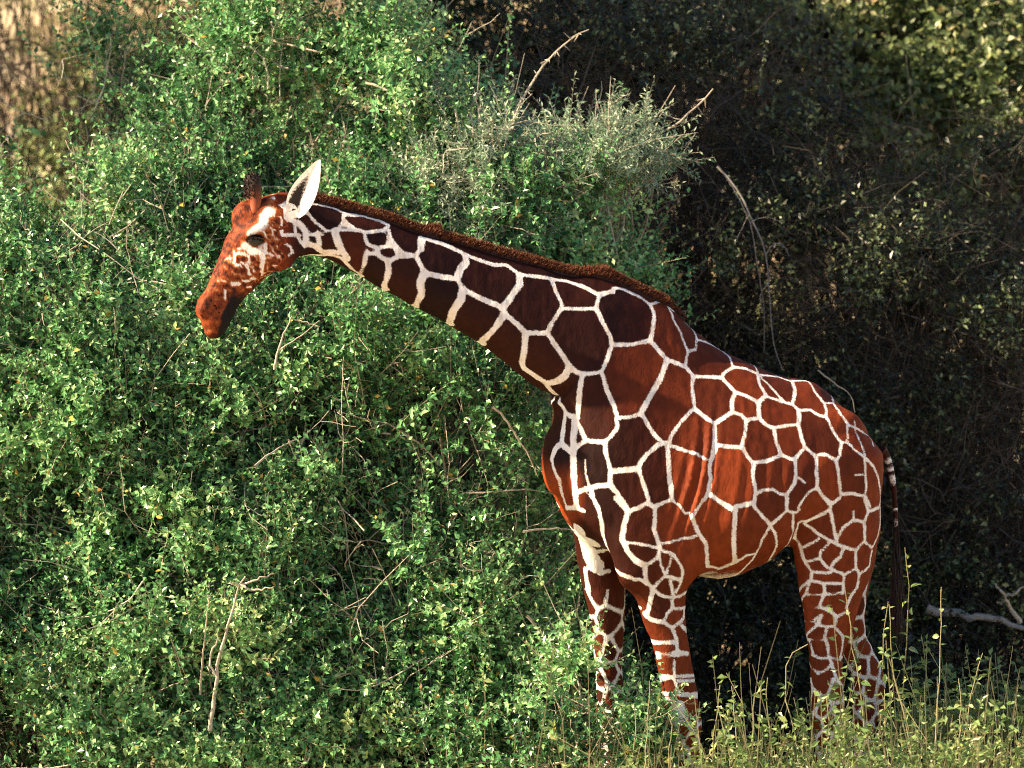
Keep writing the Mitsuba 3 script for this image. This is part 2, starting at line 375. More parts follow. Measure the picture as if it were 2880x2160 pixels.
n6 1463,-117,1122 1463,-118,1101 1462,-117,1080 1445,-116,1063 1421,-120,1048 1412,-124,1035 1399,-133,1017 1387,-152,1006 1385,-163,995 1422,-223,947 1481,-229,981 1494,-226,985
n10 420,-265,1863 451,-271,1828 477,-277,1802
n9 477,-277,1802 519,-290,1815 566,-299,1841
n8 567,-299,1837 597,-303,1823 642,-306,1841 673,-310,1854
n6 678,-310,1849 712,-319,1827 725,-322,1805 737,-315,1792 755,-325,1791
n9 598,-302,1819 598,-299,1766 595,-295,1717 613,-295,1669 623,-294,1637
n12 477,-277,1797 462,-264,1735 456,-253,1677
n13 456,-253,1673 483,-255,1615 518,-258,1575 558,-265,1553
n6 472,-260,1660 535,-280,1651 619,-292,1633
n8 623,-294,1637 620,-288,1597 596,-277,1571 562,-266,1553
n6 623,-295,1651 671,-302,1659 733,-311,1677 749,-313,1678 770,-310,1679 791,-317,1688
n6 623,-292,1624 686,-298,1606 720,-293,1557 728,-287,1542 738,-278,1521 737,-265,1492 736,-254,1470 726,-246,1447 715,-240,1425
n6 682,-297,1597 664,-277,1526 657,-271,1508
n6 624,-288,1597 631,-281,1557 656,-273,1512
n8 657,-270,1503 694,-270,1494 730,-262,1484
n8 657,-270,1503 625,-254,1472 606,-238,1440
n9 562,-266,1553 566,-253,1508 578,-242,1472 606,-238,1440
n9 424,43,1602 439,21,1610 442,-5,1611 443,-25,1610 442,-46,1613 442,-67,1616 448,-86,1610 450,-109,1591 450,-130,1570 449,-150,1548 446,-175,1531 449,-189,1525 461,-206,1510 480,-222,1502 504,-231,1495 521,-233,1485 546,-240,1486 574,-239,1467
n7 606,-238,1440 643,-239,1413 699,-236,1399 749,-220,1411 764,-211,1418 778,-194,1425 788,-173,1437 793,-162,1452 795,-137,1471 791,-112,1489 790,-88,1506 789,-67,1513 790,-46,1513 790,-25,1512 790,-4,1512 790,17,1512 785,42,1514
n7 682,-264,1481 702,-240,1417 701,-228,1354
n10 606,-238,1440 598,-218,1382 592,-206,1337 579,-187,1327
n10 580,-186,1323 614,-210,1297 662,-222,1288
n7 662,-222,1288 678,-228,1328 701,-227,1350 753,-208,1348 768,-195,1352 779,-172,1352 781,-151,1352 775,-126,1350 756,-104,1352 728,-89,1352 706,-83,1352 683,-81,1352 662,-81,1352 641,-82,1352 621,-87,1352 593,-102,1352 573,-124,1352 564,-147,1356 567,-173,1351
n8 662,-222,1288 703,-220,1261 753,-209,1295 767,-195,1309 768,-194,1330 768,-195,1351
n8 703,-220,1261 722,-218,1216 733,-214,1149
n10 753,-210,1269 767,-201,1256 781,-183,1248 787,-162,1238 786,-142,1235 776,-122,1227 760,-107,1227 741,-97,1227 725,-92,1227 704,-90,1227 683,-90,1227 664,-94,1226 645,-104,1216 631,-122,1204 626,-153,1196 630,-170,1192 678,-212,1194 697,-215,1194 718,-217,1195
n11 643,-174,1139 733,-214,1149 784,-195,1138
n9 762,-337,1783 794,-321,1712 839,-310,1649 854,-273,1572 867,-243,1543
n10 958,-383,1802 956,-381,1783 956,-364,1708 965,-335,1631 984,-286,1566
n8 867,-243,1543 927,-210,1528 967,-265,1552 1021,-301,1584 1032,-308,1595 1058,-306,1598 1083,-298,1605
n9 316,-212,1876 328,-217,1862 354,-224,1810 371,-211,1747 383,-183,1697 390,-173,1678 400,-163,1657 409,-153,1636 422,-151,1615 433,-133,1602 448,-126,1578
n38 299,-68,1710 364,57,1637
n42 375,63,1619 419,71,1542
n12 376,106,1517 377,107,1509 388,112,1446 394,118,1419 396,117,1413
n10 436,73,1501 442,72,1501 480,77,1510 485,78,1510
n9 424,131,1246 425,128,1243 483,88,1251 507,85,1286
n7 434,150,1121 435,141,1123 492,99,1130 531,106,1117 537,109,1119
n7 486,83,1304 488,84,1299 496,91,1203 485,97,1155 485,98,1151
n9 645,-173,1125 726,-215,1136 787,-193,1139
n6 716,-213,1112 716,-212,1091 714,-211,1076 721,-210,1035
n8 735,-210,1015 762,-210,1015 788,-205,1015 810,-193,1015 827,-169,1012 825,-142,1015 812,-120,1016 786,-104,1016 760,-100,1016 739,-99,1016 718,-102,1016 694,-111,1016 671,-132,1016 665,-154,1016 669,-175,1021 715,-209,1035 791,-202,1039 807,-193,1037 822,-173,1037 824,-151,1036 816,-127,1036 799,-111,1036 770,-102,1036 749,-100,1036 728,-100,1036 703,-106,1036 681,-116,1036 663,-141,1036 661,-162,1036 672,-185,1037 694,-202,1037
n7 715,-209,1035 733,-210,970
n9 749,-212,954 770,-212,953 799,-207,953 816,-200,956 837,-178,953 840,-151,954 830,-125,953 812,-108,954 789,-98,954 768,-96,954 747,-98,954 726,-102,954 697,-114,953 678,-136,953 675,-162,953 681,-179,956 733,-211,958 795,-209,945 816,-201,942 834,-184,941 841,-162,941 838,-136,941 820,-113,941 799,-101,941 778,-96,941 757,-97,941 736,-100,941 714,-106,941 688,-124,941 679,-146,936 682,-173,931 695,-193,931 715,-206,931
n30 733,-212,905 751,-215,839
n26 760,-204,767 775,-195,707
n26 -1109,-91,3163 -1065,-78,3197 -1022,-66,3211
f22 -1252,-109,3073 -1224,-119,3093 -1190,-119,3106
f26 -1186,-101,3130 -1187,-87,3153 -1152,-86,3170
f17 -1266,-91,3013 -1240,-97,2989 -1207,-103,2989 -1181,-108,2986
f8 -1181,-108,2986 -1187,-103,2949 -1183,-68,2882
f6 -1174,-110,3023 -1177,-109,2986
f5 -1181,-108,2976 -1137,-113,2973
f6 -1321,-60,3016 -1310,-73,2973 -1313,-73,2936
f6 -1316,-69,2973 -1279,-86,2976 -1253,-93,2972
f6 -1304,-76,2922 -1278,-82,2936
n8 -1303,27,3127 -1311,4,3127 -1306,-23,3127 -1286,-46,3127 -1262,-63,3128 -1243,-76,3125 -1221,-95,3122 -1200,-107,3120 -1176,-117,3110 -1162,-117,3095 -1141,-110,3086 -1120,-108,3086 -1102,-108,3083 -1099,-109,3060 -1058,-108,3063 -1015,-100,3060
n5 -1093,-111,3029 -1062,-111,3009 -1051,-108,2983 -1072,-109,2969
n14 -1111,-95,3151 -1091,-98,3138 -1076,-97,3137 -1021,-94,3117 -990,-94,3083
n13 -990,-94,3083 -987,-96,3023 -943,-81,3013 -904,-61,2986 -859,-72,2986 -816,-83,2983
n12 -931,-92,3070 -922,-82,3017
n15 -852,-91,3080 -839,-93,3033 -814,-86,2986 -791,-76,2956
n7 -900,-92,3080 -862,-90,3080 -827,-86,3101
n7 -983,-60,3205 -976,-78,3164 -947,-85,3127 -900,-91,3087
n7 -987,-96,3067 -911,-92,3067
n18 -1058,-92,3150 -1008,-82,3164 -994,-78,3169
n6 -982,-58,3208 -921,-43,3202 -850,-32,3189 -805,-49,3165 -745,-44,3155
n7 -804,-58,3155 -812,-81,3118 -831,-87,3097
n7 -813,-82,3114 -786,-87,3097 -755,-90,3084
f7 -1100,-98,3137 -1102,-109,3070
n6 -1042,-98,3110 -1033,-104,3063
n7 -1036,-103,3073 -1009,-101,3026 -990,-94,3006
f5 -1264,-48,3184 -1270,-60,3117
f7 -1250,-91,2955 -1254,-83,2921 -1247,-77,2889
f7 -1194,-105,2970 -1188,-102,2947 -1194,-90,2918
f6 -1315,-68,2986 -1313,-73,2934
f9 -1322,-63,2840 -1288,-65,2842
f5 -1272,-68,2853 -1216,-66,2863
f5 -1251,-55,2826 -1231,-46,2826
f5 -1350,-59,2811 -1348,-58,2774
f5 -1353,-48,2947 -1332,-60,2968
'''
COAT_SPOTS = [(-3.060, 5.362, 3.123, 0.008), (-2.961, 5.316, 3.153, 0.007), (-2.910, 5.179, 3.163, 0.007), (-2.878, 5.029, 3.150, 0.008), (-2.861, 4.911, 3.127, 0.008), (-3.041, 5.113, 3.096, 0.009), (-2.969, 5.043, 3.113, 0.012), (-2.661, 4.555, 3.113, 0.007), (-2.548, 4.442, 3.150, 0.014), (-2.636, 4.483, 3.082, 0.016), (-2.516, 4.257, 3.047, 0.022), (-2.324, 3.907, 3.035, 0.034), (-2.793, 4.717, 3.093, 0.022), (-2.490, 4.245, 3.097, 0.024), (-3.155, 5.786, 2.993, 0.013), (-2.680, 4.499, 3.040, 0.016), (-2.387, 4.287, 2.993, 0.014), ]
LIP = [(-3.081, 5.981, 2.748), (-3.122, 6.039, 2.727), (-3.177, 6.122, 2.698), (-3.219, 6.208, 2.669), (-3.204, 6.308, 2.641), (-3.183, 6.368, 2.625), ]


# ---------------------------------------------------------------- land: one sheet that rises into a hillside behind the thicket
def land_height(x, y):
    x, y = np.asarray(x, float), np.asarray(y, float)
    rise = np.clip(y - 7.0, 0, None)
    h = 0.34 * rise * np.clip(rise / 8.0, 0.25, 1) * np.where(rise > 70, 70 / np.maximum(rise, 1e-6), 1)
    p = np.stack([x * 0.35, y * 0.35, x * 0], -1)
    amp = np.clip((y - 4) / 10, 0.05, 1)
    return h + amp * (meshkit.fbm(p, 4, 2) - 0.5) * 1.1


def build_land():
    xs = np.unique(np.concatenate([np.linspace(-160, 160, 81), np.linspace(-14, 14, 113)]))
    ys = np.unique(np.concatenate([np.linspace(-90, 190, 71), np.linspace(-6, 40, 139)]))
    gx, gy = np.meshgrid(xs, ys, indexing="ij")
    v = np.stack([gx, gy, land_height(gx, gy)], -1).reshape(-1, 3)
    i, j = np.meshgrid(np.arange(len(xs) - 1), np.arange(len(ys) - 1), indexing="ij")
    a = i * len(ys) + j
    q = np.stack([a, a + len(ys), a + len(ys) + 1, a + 1], -1).reshape(-1, 4)

    def soil(p, n, uv):
        big = mikit.fbm(p.x * 0.6, p.y * 0.6, 0, 3)
        small = mikit.fbm(p.x * 7, p.y * 7, p.z * 7, 3)
        c = mikit.mix(mi.Color3f(0.46, 0.33, 0.21), mi.Color3f(0.66, 0.55, 0.39), mikit.smoothstep(0.35, 0.65, big))
        return mikit.mix(c, mi.Color3f(0.14, 0.14, 0.06), mikit.smoothstep(0.42, 0.64, small) * 0.7)

    scene["soil"] = two({"type": "bumpmap", "arbitrary": mikit.proc(lambda p, n, uv: mikit.fbm(p.x * 9, p.y * 9, p.z * 9, 3), 5e-3), "scale": 0.05,
                         "bsdf": {"type": "diffuse", "reflectance": mikit.proc(soil)}})
    k = put("ground", None, (v, q), "soil", smooth=True)
    note(k, "dry orange soil of the bush country rising into a hillside", kind="structure")


build_land()


# ---------------------------------------------------------------- plants: leaves, twigs, sprays
class Pile:
    """Collects triangles with uv for one mesh."""

    def __init__(self):
        self.v, self.f, self.uv, self.n = [], [], [], 0

    def add(self, v, f, uv):
        self.v.append(v)
        self.f.append(np.asarray(f) + self.n)
        self.uv.append(uv)
        self.n += len(v)

    def mesh(self):
        return (np.vstack(self.v), np.vstack(self.f)), np.vstack(self.uv)


def unit(a):
    return a / (np.linalg.norm(a, axis=-1, keepdims=True) + 1e-12)


def leaves(base, axis, length, width, tone, rng, fold=0.25, droop=0.12):
    """Folded leaf blades of two halves each. tone (n) goes to uv.x, uv.y runs from stalk to tip."""
    n = len(base)
    axis = unit(axis)
    up = rng.normal(size=(n, 3)) * 0.8 + [-0.2, -0.45, 0.65]
    side = unit(np.cross(axis, up))
    nor = np.cross(side, axis)
    ln, w = np.reshape(length, (-1, 1)), np.reshape(width, (-1, 1)) * 0.5
    tip = base + axis * ln - nor * ln * droop
    mid = base + axis * ln * 0.48
    v = np.stack([base, mid + side * w + nor * w * fold, tip, mid - side * w + nor * w * fold], 1).reshape(-1, 3)
    b = np.arange(n)[:, None] * 4
    f = np.concatenate([b + [0, 1, 2], b + [0, 2, 3]], 0)
    uv = np.stack([np.repeat(tone, 4), np.tile([0.0, 0.5, 1.0, 0.5], n)], 1)
    return v, f, uv


def rods(path, r0, r1, tone, sides=3):
    """Many thin tapering rods at once: path (m, k, 3)."""
    m, k, _ = path.shape
    t = unit(np.gradient(path, axis=1))
    ref = np.where(np.abs(t.mean(1, keepdims=True)[..., 2:3]) < 0.8, [[[0, 0, 1.0]]], [[[1.0, 0.1, 0]]])
    a = unit(np.cross(t, np.broadcast_to(ref, t.shape)))
    b = np.cross(t, a)
    ang = np.arange(sides) * 2 * np.pi / sides
    r = (np.reshape(r0, (-1, 1)) * (1 - np.linspace(0, 1, k)) + np.reshape(r1, (-1, 1)) * np.linspace(0, 1, k))
    v = path[:, :, None] + r[:, :, None, None] * (np.cos(ang)[:, None] * a[:, :, None] + np.sin(ang)[:, None] * b[:, :, None])
    i, j = np.meshgrid(np.arange(k - 1), np.arange(sides), indexing="ij")
    q = np.stack([i * sides + j, i * sides + (j + 1) % sides, (i + 1) * sides + (j + 1) % sides, (i + 1) * sides + j], -1).reshape(-1, 4)
    f = np.vstack([q[:, [0, 1, 2]], q[:, [0, 2, 3]]])
    f = (f[None] + (np.arange(m) * k * sides)[:, None, None]).reshape(-1, 3)
    uv = np.stack([np.repeat(np.broadcast_to(tone, (m,)), k * sides), np.tile(np.repeat(np.linspace(0, 1, k), sides), m)], 1)
    return v.reshape(-1, 3), f, uv


def curve(p0, p1, sag, k, rng, wob=0.04):
    """Curved paths (m, k, 3) from p0 to p1, bowed by sag (m, 3), with kinks."""
    t = np.linspace(0, 1, k)[None, :, None]
    ln = np.linalg.norm(p1 - p0, axis=1)[:, None, None]
    w = rng.normal(0, 1, (len(p0), k, 3)) * wob * ln
    w[:, 0] = 0
    return p0[:, None] * (1 - t) + p1[:, None] * t + sag[:, None] * 4 * t * (1 - t) + w * np.sqrt(t)


def blob_points(blobs, n, rng, r_lo=0.72, r_hi=1.04, hole=0.44, freq=1.7, seed=0, clump=None):
    """Points in the outer layers of a union of ellipsoids, gathered into clumps (clump = (number, radius lo, radius hi)) with
    patches left open between them; and the directions in which they grow."""
    m = n * 3 if clump is None else clump[0] * 3
    vol = np.array([(b[3] * b[4] * b[5]) ** (2 / 3) for b in blobs])
    pick = rng.choice(len(blobs), m, p=vol / vol.sum())
    bl = np.array(blobs)[pick]
    d = unit(rng.normal(size=(m, 3)))
    d[:, 1] = np.where(rng.uniform(size=m) < 0.62, -np.abs(d[:, 1]), d[:, 1])
    lump = 1 + 0.34 * (meshkit.fbm(d * 2.6 + bl[:, :3] * 1.7, 3, seed) - 0.5) * 2
    r = rng.uniform(r_lo, r_hi, m) * lump
    p = bl[:, :3] + d * bl[:, 3:6] * r[:, None]
    inside = np.zeros(m, bool)
    for k, b in enumerate(blobs):
        q = np.linalg.norm((p - b[:3]) / b[3:6], axis=1)
        inside |= (q < 0.62) & (pick != k)
    keep = ~inside & (p[:, 2] > 0.03) & (meshkit.fbm(p * freq, 3, seed + 7) > hole)
    p, d = p[keep], unit(d / bl[:, 3:6])[keep]
    if clump is not None:
        p, d = p[:clump[0]], d[:clump[0]]
        size = rng.uniform(clump[1], clump[2], len(p)) ** 1.0
        w = size ** 1.6
        i = rng.choice(len(p), n, p=w / w.sum())
        g = unit(rng.normal(size=(n, 3))) * (rng.uniform(0, 1, (n, 1)) ** 0.5) * [1, 0.8, 0.8]
        q = p[i] + g * size[i, None] + d[i] * (size[i] * 0.35)[:, None]
        return q, unit(d[i] * 0.7 + g * 1.1), i
    return p[:n], d[:n]


def sprays(p, d, rng, ln=(0.16, 0.34), count=16, leaf=(0.021, 0.054), ratio=0.58, tone=(0.4, 0.12), up=0.35, clump=None, spread=0.95):
    """Leafy sprays: each a bowed twig with leaves set alternately along it. Returns (leaf v,f,uv), (twig v,f,uv)."""
    m = len(p)
    di = unit(d + [0, 0, up] + rng.normal(0, 0.55, (m, 3)))
    L = rng.uniform(*ln, m)
    end = p + di * L[:, None]
    bow = rng.normal(0, 0.07, (m, 3)) * L[:, None] - np.array([0, 0, 0.05]) * L[:, None]
    path = curve(p, end, bow, 3, rng, 0.02)
    tv = rods(path, rng.uniform(0.0018, 0.0032, m), 0.0009, rng.uniform(0, 1, m))
    s = (np.arange(count) + rng.uniform(0.2, 0.8, (m, count))) / count * 0.92 + 0.08
    base = p[:, None] * (1 - s[..., None]) + end[:, None] * s[..., None] + bow[:, None] * (4 * s * (1 - s))[..., None]
    a = unit(np.cross(di, rng.normal(size=(m, 3))))
    b = np.cross(di, a)
    ang = np.arange(count)[None] * 2.4 + rng.uniform(0, 6.28, (m, 1)) + rng.normal(0, 0.4, (m, count))
    ax = di[:, None] * 0.55 + spread * (np.cos(ang)[..., None] * a[:, None] + np.sin(ang)[..., None] * b[:, None]) + rng.normal(0, 0.25, (m, count, 3))
    length = rng.uniform(*leaf, (m, count)) * (1.12 - 0.45 * s)
    t0 = tone[0] + (np.zeros(m) if clump is None else clump)
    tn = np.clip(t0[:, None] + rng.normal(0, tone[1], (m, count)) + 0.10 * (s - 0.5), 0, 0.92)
    old = rng.uniform(size=tn.shape) < 0.012
    tn = np.where(old, rng.uniform(0.95, 1.0, tn.shape), tn)
    lv = leaves(base.reshape(-1, 3), ax.reshape(-1, 3), length.ravel(), (length * ratio * rng.uniform(0.8, 1.2, length.shape)).ravel(), tn.ravel(), rng)
    return lv, tv


def leaf_colour(stops):
    def fn(p, n, uv):
        t = uv.x
        c = mi.Color3f(*stops[0][1])
        for (a, ca), (b, cb) in zip(stops[:-1], stops[1:]):
            c = dr.select(t > a, mikit.mix(mi.Color3f(*ca), mi.Color3f(*cb), dr.clip((t - a) / (b - a), 0, 1)), c)
        vein = 1.0 - 0.10 * dr.abs(uv.y - 0.5)
        return c * vein
    return mikit.proc(fn)


def leaf_bsdf(stops, rough=0.38, trans=0.55):
    col = leaf_colour(stops)
    return {"type": "blendbsdf", "weight": 0.66,
            "a": {"type": "principledthin", "base_color": col, "roughness": 0.5, "diff_trans": 2 * trans, "eta": 1.45},
            "b": two({"type": "principled", "base_color": col, "roughness": rough, "specular": 0.65})}


scene["green_leaf"] = leaf_bsdf([(0.0, (0.012, 0.048, 0.019)), (0.3, (0.042, 0.148, 0.047)), (0.55, (0.155, 0.40, 0.138)), (0.85, (0.41, 0.64, 0.28)), (0.93, (0.48, 0.60, 0.22)), (0.95, (0.60, 0.46, 0.09)), (1.0, (0.36, 0.20, 0.07))], 0.31)
scene["olive_leaf"] = leaf_bsdf([(0.0, (0.030, 0.050, 0.020)), (0.4, (0.095, 0.145, 0.048)), (0.7, (0.21, 0.27, 0.095)), (0.93, (0.38, 0.37, 0.17)), (1.0, (0.48, 0.34, 0.18))], 0.42)
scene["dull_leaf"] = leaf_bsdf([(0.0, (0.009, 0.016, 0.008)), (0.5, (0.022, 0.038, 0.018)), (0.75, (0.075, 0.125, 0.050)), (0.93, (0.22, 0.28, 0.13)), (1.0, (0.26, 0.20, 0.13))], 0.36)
scene["grey_leaf"] = leaf_bsdf([(0.0, (0.10, 0.20, 0.11)), (0.5, (0.26, 0.40, 0.25)), (1.0, (0.52, 0.60, 0.44))], 0.45)
scene["weed_leaf"] = leaf_bsdf([(0.0, (0.08, 0.14, 0.045)), (0.4, (0.165, 0.27, 0.085)), (0.75, (0.31, 0.37, 0.14)), (1.0, (0.44, 0.35, 0.18))], 0.40, 0.7)


def bark(a, b):
    def fn(p, n, uv):
        s = mikit.noise(p.x * 60, p.y * 60, p.z * 25)
        return mikit.mix(mi.Color3f(*a), mi.Color3f(*b), dr.clip(uv.x * 0.7 + s * 0.45 - 0.05, 0, 1))
    return two({"type": "principled", "base_color": mikit.proc(fn), "roughness": 0.75, "specular": 0.3})


scene["pale_bark"] = bark((0.22, 0.17, 0.12), (0.58, 0.52, 0.43))
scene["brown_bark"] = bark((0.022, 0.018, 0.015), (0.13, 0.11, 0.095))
scene["tan_bark"] = bark((0.12, 0.095, 0.065), (0.46, 0.39, 0.30))
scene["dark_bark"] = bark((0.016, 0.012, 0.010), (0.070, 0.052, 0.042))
scene["green_stem"] = bark((0.14, 0.14, 0.06), (0.40, 0.35, 0.19))


def stems_to(foot, tips, rng, r=(0.016, 0.03), k=9, tone=0.4, sag=0.12):
    """Main stems of a shrub, each a mesh of its own."""
    out = []
    for t in tips:
        p0 = np.array(foot) + rng.normal(0, 0.10, 3) * [1, 1, 0]
        p0[2] = land_height(p0[0], p0[1]) - 0.05
        path = curve(p0[None], np.array(t)[None], rng.normal(0, sag, (1, 3)) + [[0, 0, 0.15]], k, rng, 0.035)
        out.append(rods(path, [rng.uniform(*r)], [0.005], np.array([tone + rng.normal(0, 0.1)]), 7))
    return out


def shrub(name, label, cat, blobs, n, rng, leaf="green_leaf", wood="tan_bark", group=None, stems=7, tw=0.35, hole=0.475, seed=0, layers=((0.84, 1.10, 0.60), (0.5, 0.80, 0.26)), per_clump=34, clump_r=(0.06, 0.18), shoots=60, shoot_len=(0.35, 0.75),
          twig_count=200, twig_len=(0.25, 0.7), pale="pale_bark", **kw):
    """A shrub: stems from the ground, leafy sprays in the outer layers of its blobs, bare twigs that stand out."""
    t = thing(name, label, cat, group)
    tone = kw.pop("tone", (0.40, 0.12))
    if "leaf_len" in kw:
        kw["leaf"] = kw.pop("leaf_len")
    spray_kw = kw
    L, W = Pile(), Pile()
    for lo, hi, share in layers:
        m = int(n * share)
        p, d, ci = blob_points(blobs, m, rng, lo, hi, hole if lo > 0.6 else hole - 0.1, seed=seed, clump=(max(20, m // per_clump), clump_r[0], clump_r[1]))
        clump = rng.normal(0, 0.15, 100000)[ci] + 0.42 * (meshkit.fbm(p * 1.9, 2, seed + 3) - 0.5) + 0.30 * (meshkit.noise(p * 6.5, seed + 5) - 0.5) - (0.16 if lo < 0.6 else 0)  # inner layer lowered in tone: interior shade put into the leaf colour
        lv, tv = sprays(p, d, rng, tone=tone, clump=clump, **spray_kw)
        L.add(*lv)
        W.add(*tv)
    if shoots:
        p, d = blob_points(blobs, shoots, rng, 0.86, 1.08, 0.3, seed=seed)
        k2 = {**spray_kw, "ln": shoot_len, "count": 26, "up": 0.7}
        lv, tv = sprays(p, d, rng, tone=(tone[0] + 0.08, tone[1]), **k2)
        L.add(*lv)
        W.add(*tv)
    big = [b for b in blobs]
    foot = np.array([np.mean([b[0] for b in big]), np.mean([b[1] for b in big]) + 0.1, 0])
    tips = []
    for i in range(stems):
        b = np.array(big[i % len(big)])
        tips.append(b[:3] + unit(rng.normal(size=3) + [0, 0, 0.5]) * b[3:6] * 0.75)
    for s in stems_to(foot, tips, rng):
        put("stem", t, s[:2], wood, smooth=True, uv=s[2])
    p, d = blob_points(blobs, 260, rng, 0.3, 0.85, 0.3, seed=seed)
    back = foot + (p - foot) * rng.uniform(0.35, 0.75, (len(p), 1))
    W2 = Pile()
    W2.add(*rods(curve(back, p, rng.normal(0, 0.06, p.shape), 6, rng, 0.05), rng.uniform(0.005, 0.011, len(p)), 0.0025, rng.uniform(0, 0.6, len(p)), 4))
    (m, uv) = L.mesh()
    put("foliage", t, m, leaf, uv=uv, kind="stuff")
    (m, uv) = W.mesh()
    put("branchlets", t, m, wood, uv=uv, kind="stuff")
    (m, uv) = W2.mesh()
    put("inner_branches", t, m, "brown_bark" if wood == "tan_bark" else wood, uv=uv, kind="stuff")  # darker bark inside, so the shade of the gaps is painted in
    if twig_count:
        p, d = blob_points(blobs, twig_count, rng, 0.86, 1.04, 0.35, seed=seed)
        di = unit(d * [0.8, 0.6, 0.6] + rng.normal(0, 0.55, d.shape) + [0, 0, 0.25])
        ln = rng.uniform(*twig_len, len(p))[:, None]
        path = curve(p - di * ln * 0.4, p + di * ln * 0.6, rng.normal(0, 0.10, p.shape) * ln, 7, rng, 0.014)
        P = Pile()
        P.add(*rods(path, rng.uniform(0.0022, 0.0052, len(p)), 0.0014, rng.uniform(0.3, 1, len(p)), 4))
        j = rng.integers(2, 6, len(p) * 2)
        src = path[np.repeat(np.arange(len(p)), 2), j]
        sd = unit(np.repeat(di, 2, 0) + rng.normal(0, 0.7, (len(src), 3)))
        P.add(*rods(curve(src, src + sd * rng.uniform(0.05, 0.22, (len(src), 1)), rng.normal(0, 0.01, src.shape), 4, rng, 0.03), 0.0026, 0.0010, rng.uniform(0.3, 1, len(src)), 3))
        (m, uv) = P.mesh()
        put("bare_twigs", t, m, pale, uv=uv, kind="stuff", label="pale leafless twigs sticking out of the leaves")
    return t
# ---------------------------------------------------------------- giraffe: one continuous body from lofted sections
YAW = math.radians(14.0)
G_POS = np.array([0.0, -math.sin(YAW), 0.0])


def body_to_world(v):
    c, s = math.cos(YAW), math.sin(YAW)
    v = np.asarray(v, float)
    return np.stack([v[:, 0] * c - v[:, 1] * s, v[:, 0] * s + v[:, 1] * c, v[:, 2]], 1) + G_POS


class Loft:
    def __init__(self, rows, power=2.2, upright=False):
        r = np.array(rows, float)
        self.upright = upright
        ext = np.maximum(r[:, 3:4], r[:, 4:5]) + 0.13
        self.lo = np.array([(r[:, :1] - ext).min(), (r[:, 2:3] - r[:, 4:5]).min() - 0.13, (r[:, 1:2] - ext).min()])
        self.hi = np.array([(r[:, :1] + ext).max(), (r[:, 2:3] + r[:, 4:5]).max() + 0.13, (r[:, 1:2] + ext).max()])
        t = r[:, 0] - r[0, 0] if upright else np.concatenate([[0], np.cumsum(np.linalg.norm(np.diff(r[:, :2], axis=0), axis=1))])
        f = PchipInterpolator(t, r, axis=0)
        d = f(np.linspace(0, t[-1], 500))
        self.c, self.cy, self.hq, self.hy, self.tp, self.pw = d[:, :2], d[:, 2], d[:, 3], d[:, 4], d[:, 5], power
        k = np.ones(25) / 25
        pad = np.vstack([np.repeat(self.c[:1], 12, 0) + (np.arange(-12, 0)[:, None]) * (self.c[1] - self.c[0]), self.c,
                         np.repeat(self.c[-1:], 12, 0) + np.arange(1, 13)[:, None] * (self.c[-1] - self.c[-2])])
        sm = np.stack([np.convolve(pad[:, j], k, "valid") for j in (0, 1)], 1)
        tg = np.gradient(sm, axis=0)
        self.tan = tg / np.linalg.norm(tg, axis=1, keepdims=True)
        self.nor = np.stack([-self.tan[:, 1], self.tan[:, 0]], 1)
        self.nor *= np.sign(self.nor[:, 1:2].mean()) if abs(self.nor[:, 1].mean()) > 0.3 else 1
        self.tree = cKDTree(self.c)

    def __call__(self, p):
        out = np.full(len(p), 0.2)
        ok = np.all((p > self.lo) & (p < self.hi), axis=1)
        out[ok] = self.inside(p[ok])
        return out

    def inside(self, p):
        if self.upright:
            i = np.clip(np.rint((p[:, 0] - self.c[0, 0]) / (self.c[-1, 0] - self.c[0, 0]) * 499).astype(int), 0, 499)
            q, a = p[:, 2] - self.c[i, 1], p[:, 0] - self.c[i, 0]
            return self.value(p, q, a, i)
        _, i = self.tree.query(p[:, [0, 2]])
        d = p[:, [0, 2]] - self.c[i]
        q, a = (d * self.nor[i]).sum(1), (d * self.tan[i]).sum(1)
        return self.value(p, q, a, i)

    def value(self, p, q, a, i):
        end = (i == 0) | (i == len(self.c) - 1)
        u = q / self.hq[i]
        w = self.hy[i] * (1 - self.tp[i] * np.clip(u, -1, 1))
        yy = (p[:, 1] - self.cy[i]) / w
        r = (np.abs(u) ** self.pw + np.abs(yy) ** self.pw) ** (1 / self.pw)
        m = np.minimum(self.hq[i], self.hy[i])
        r = np.where(end, np.sqrt(r * r + (a / (m * (0.35 if self.upright else 1.0))) ** 2), r)
        return (r - 1) * m


def ellipsoid(c, r, p, tilt=0.0):
    d = p - np.asarray(c)
    if tilt:
        s, k = math.sin(tilt), math.cos(tilt)
        d = np.stack([d[:, 0] * k + d[:, 2] * s, d[:, 1], -d[:, 0] * s + d[:, 2] * k], 1)
    return (np.linalg.norm(d / np.asarray(r), axis=1) - 1) * min(r)


def smin(a, b, k):
    h = np.maximum(k - np.abs(a - b), 0) / k
    return np.minimum(a, b) - h * h * k * 0.25


def smax(a, b, k):
    return -smin(-a, -b, k)


LOFTS = [Loft(TORSO, 2.15, True), Loft(NECK, 2.2), Loft(HEAD, 2.3), Loft(NEAR_FORE_LEG, 2.2), Loft(FAR_FORE_LEG, 2.2),
         Loft(NEAR_HIND_LEG, 2.2), Loft(FAR_HIND_LEG, 2.2)]


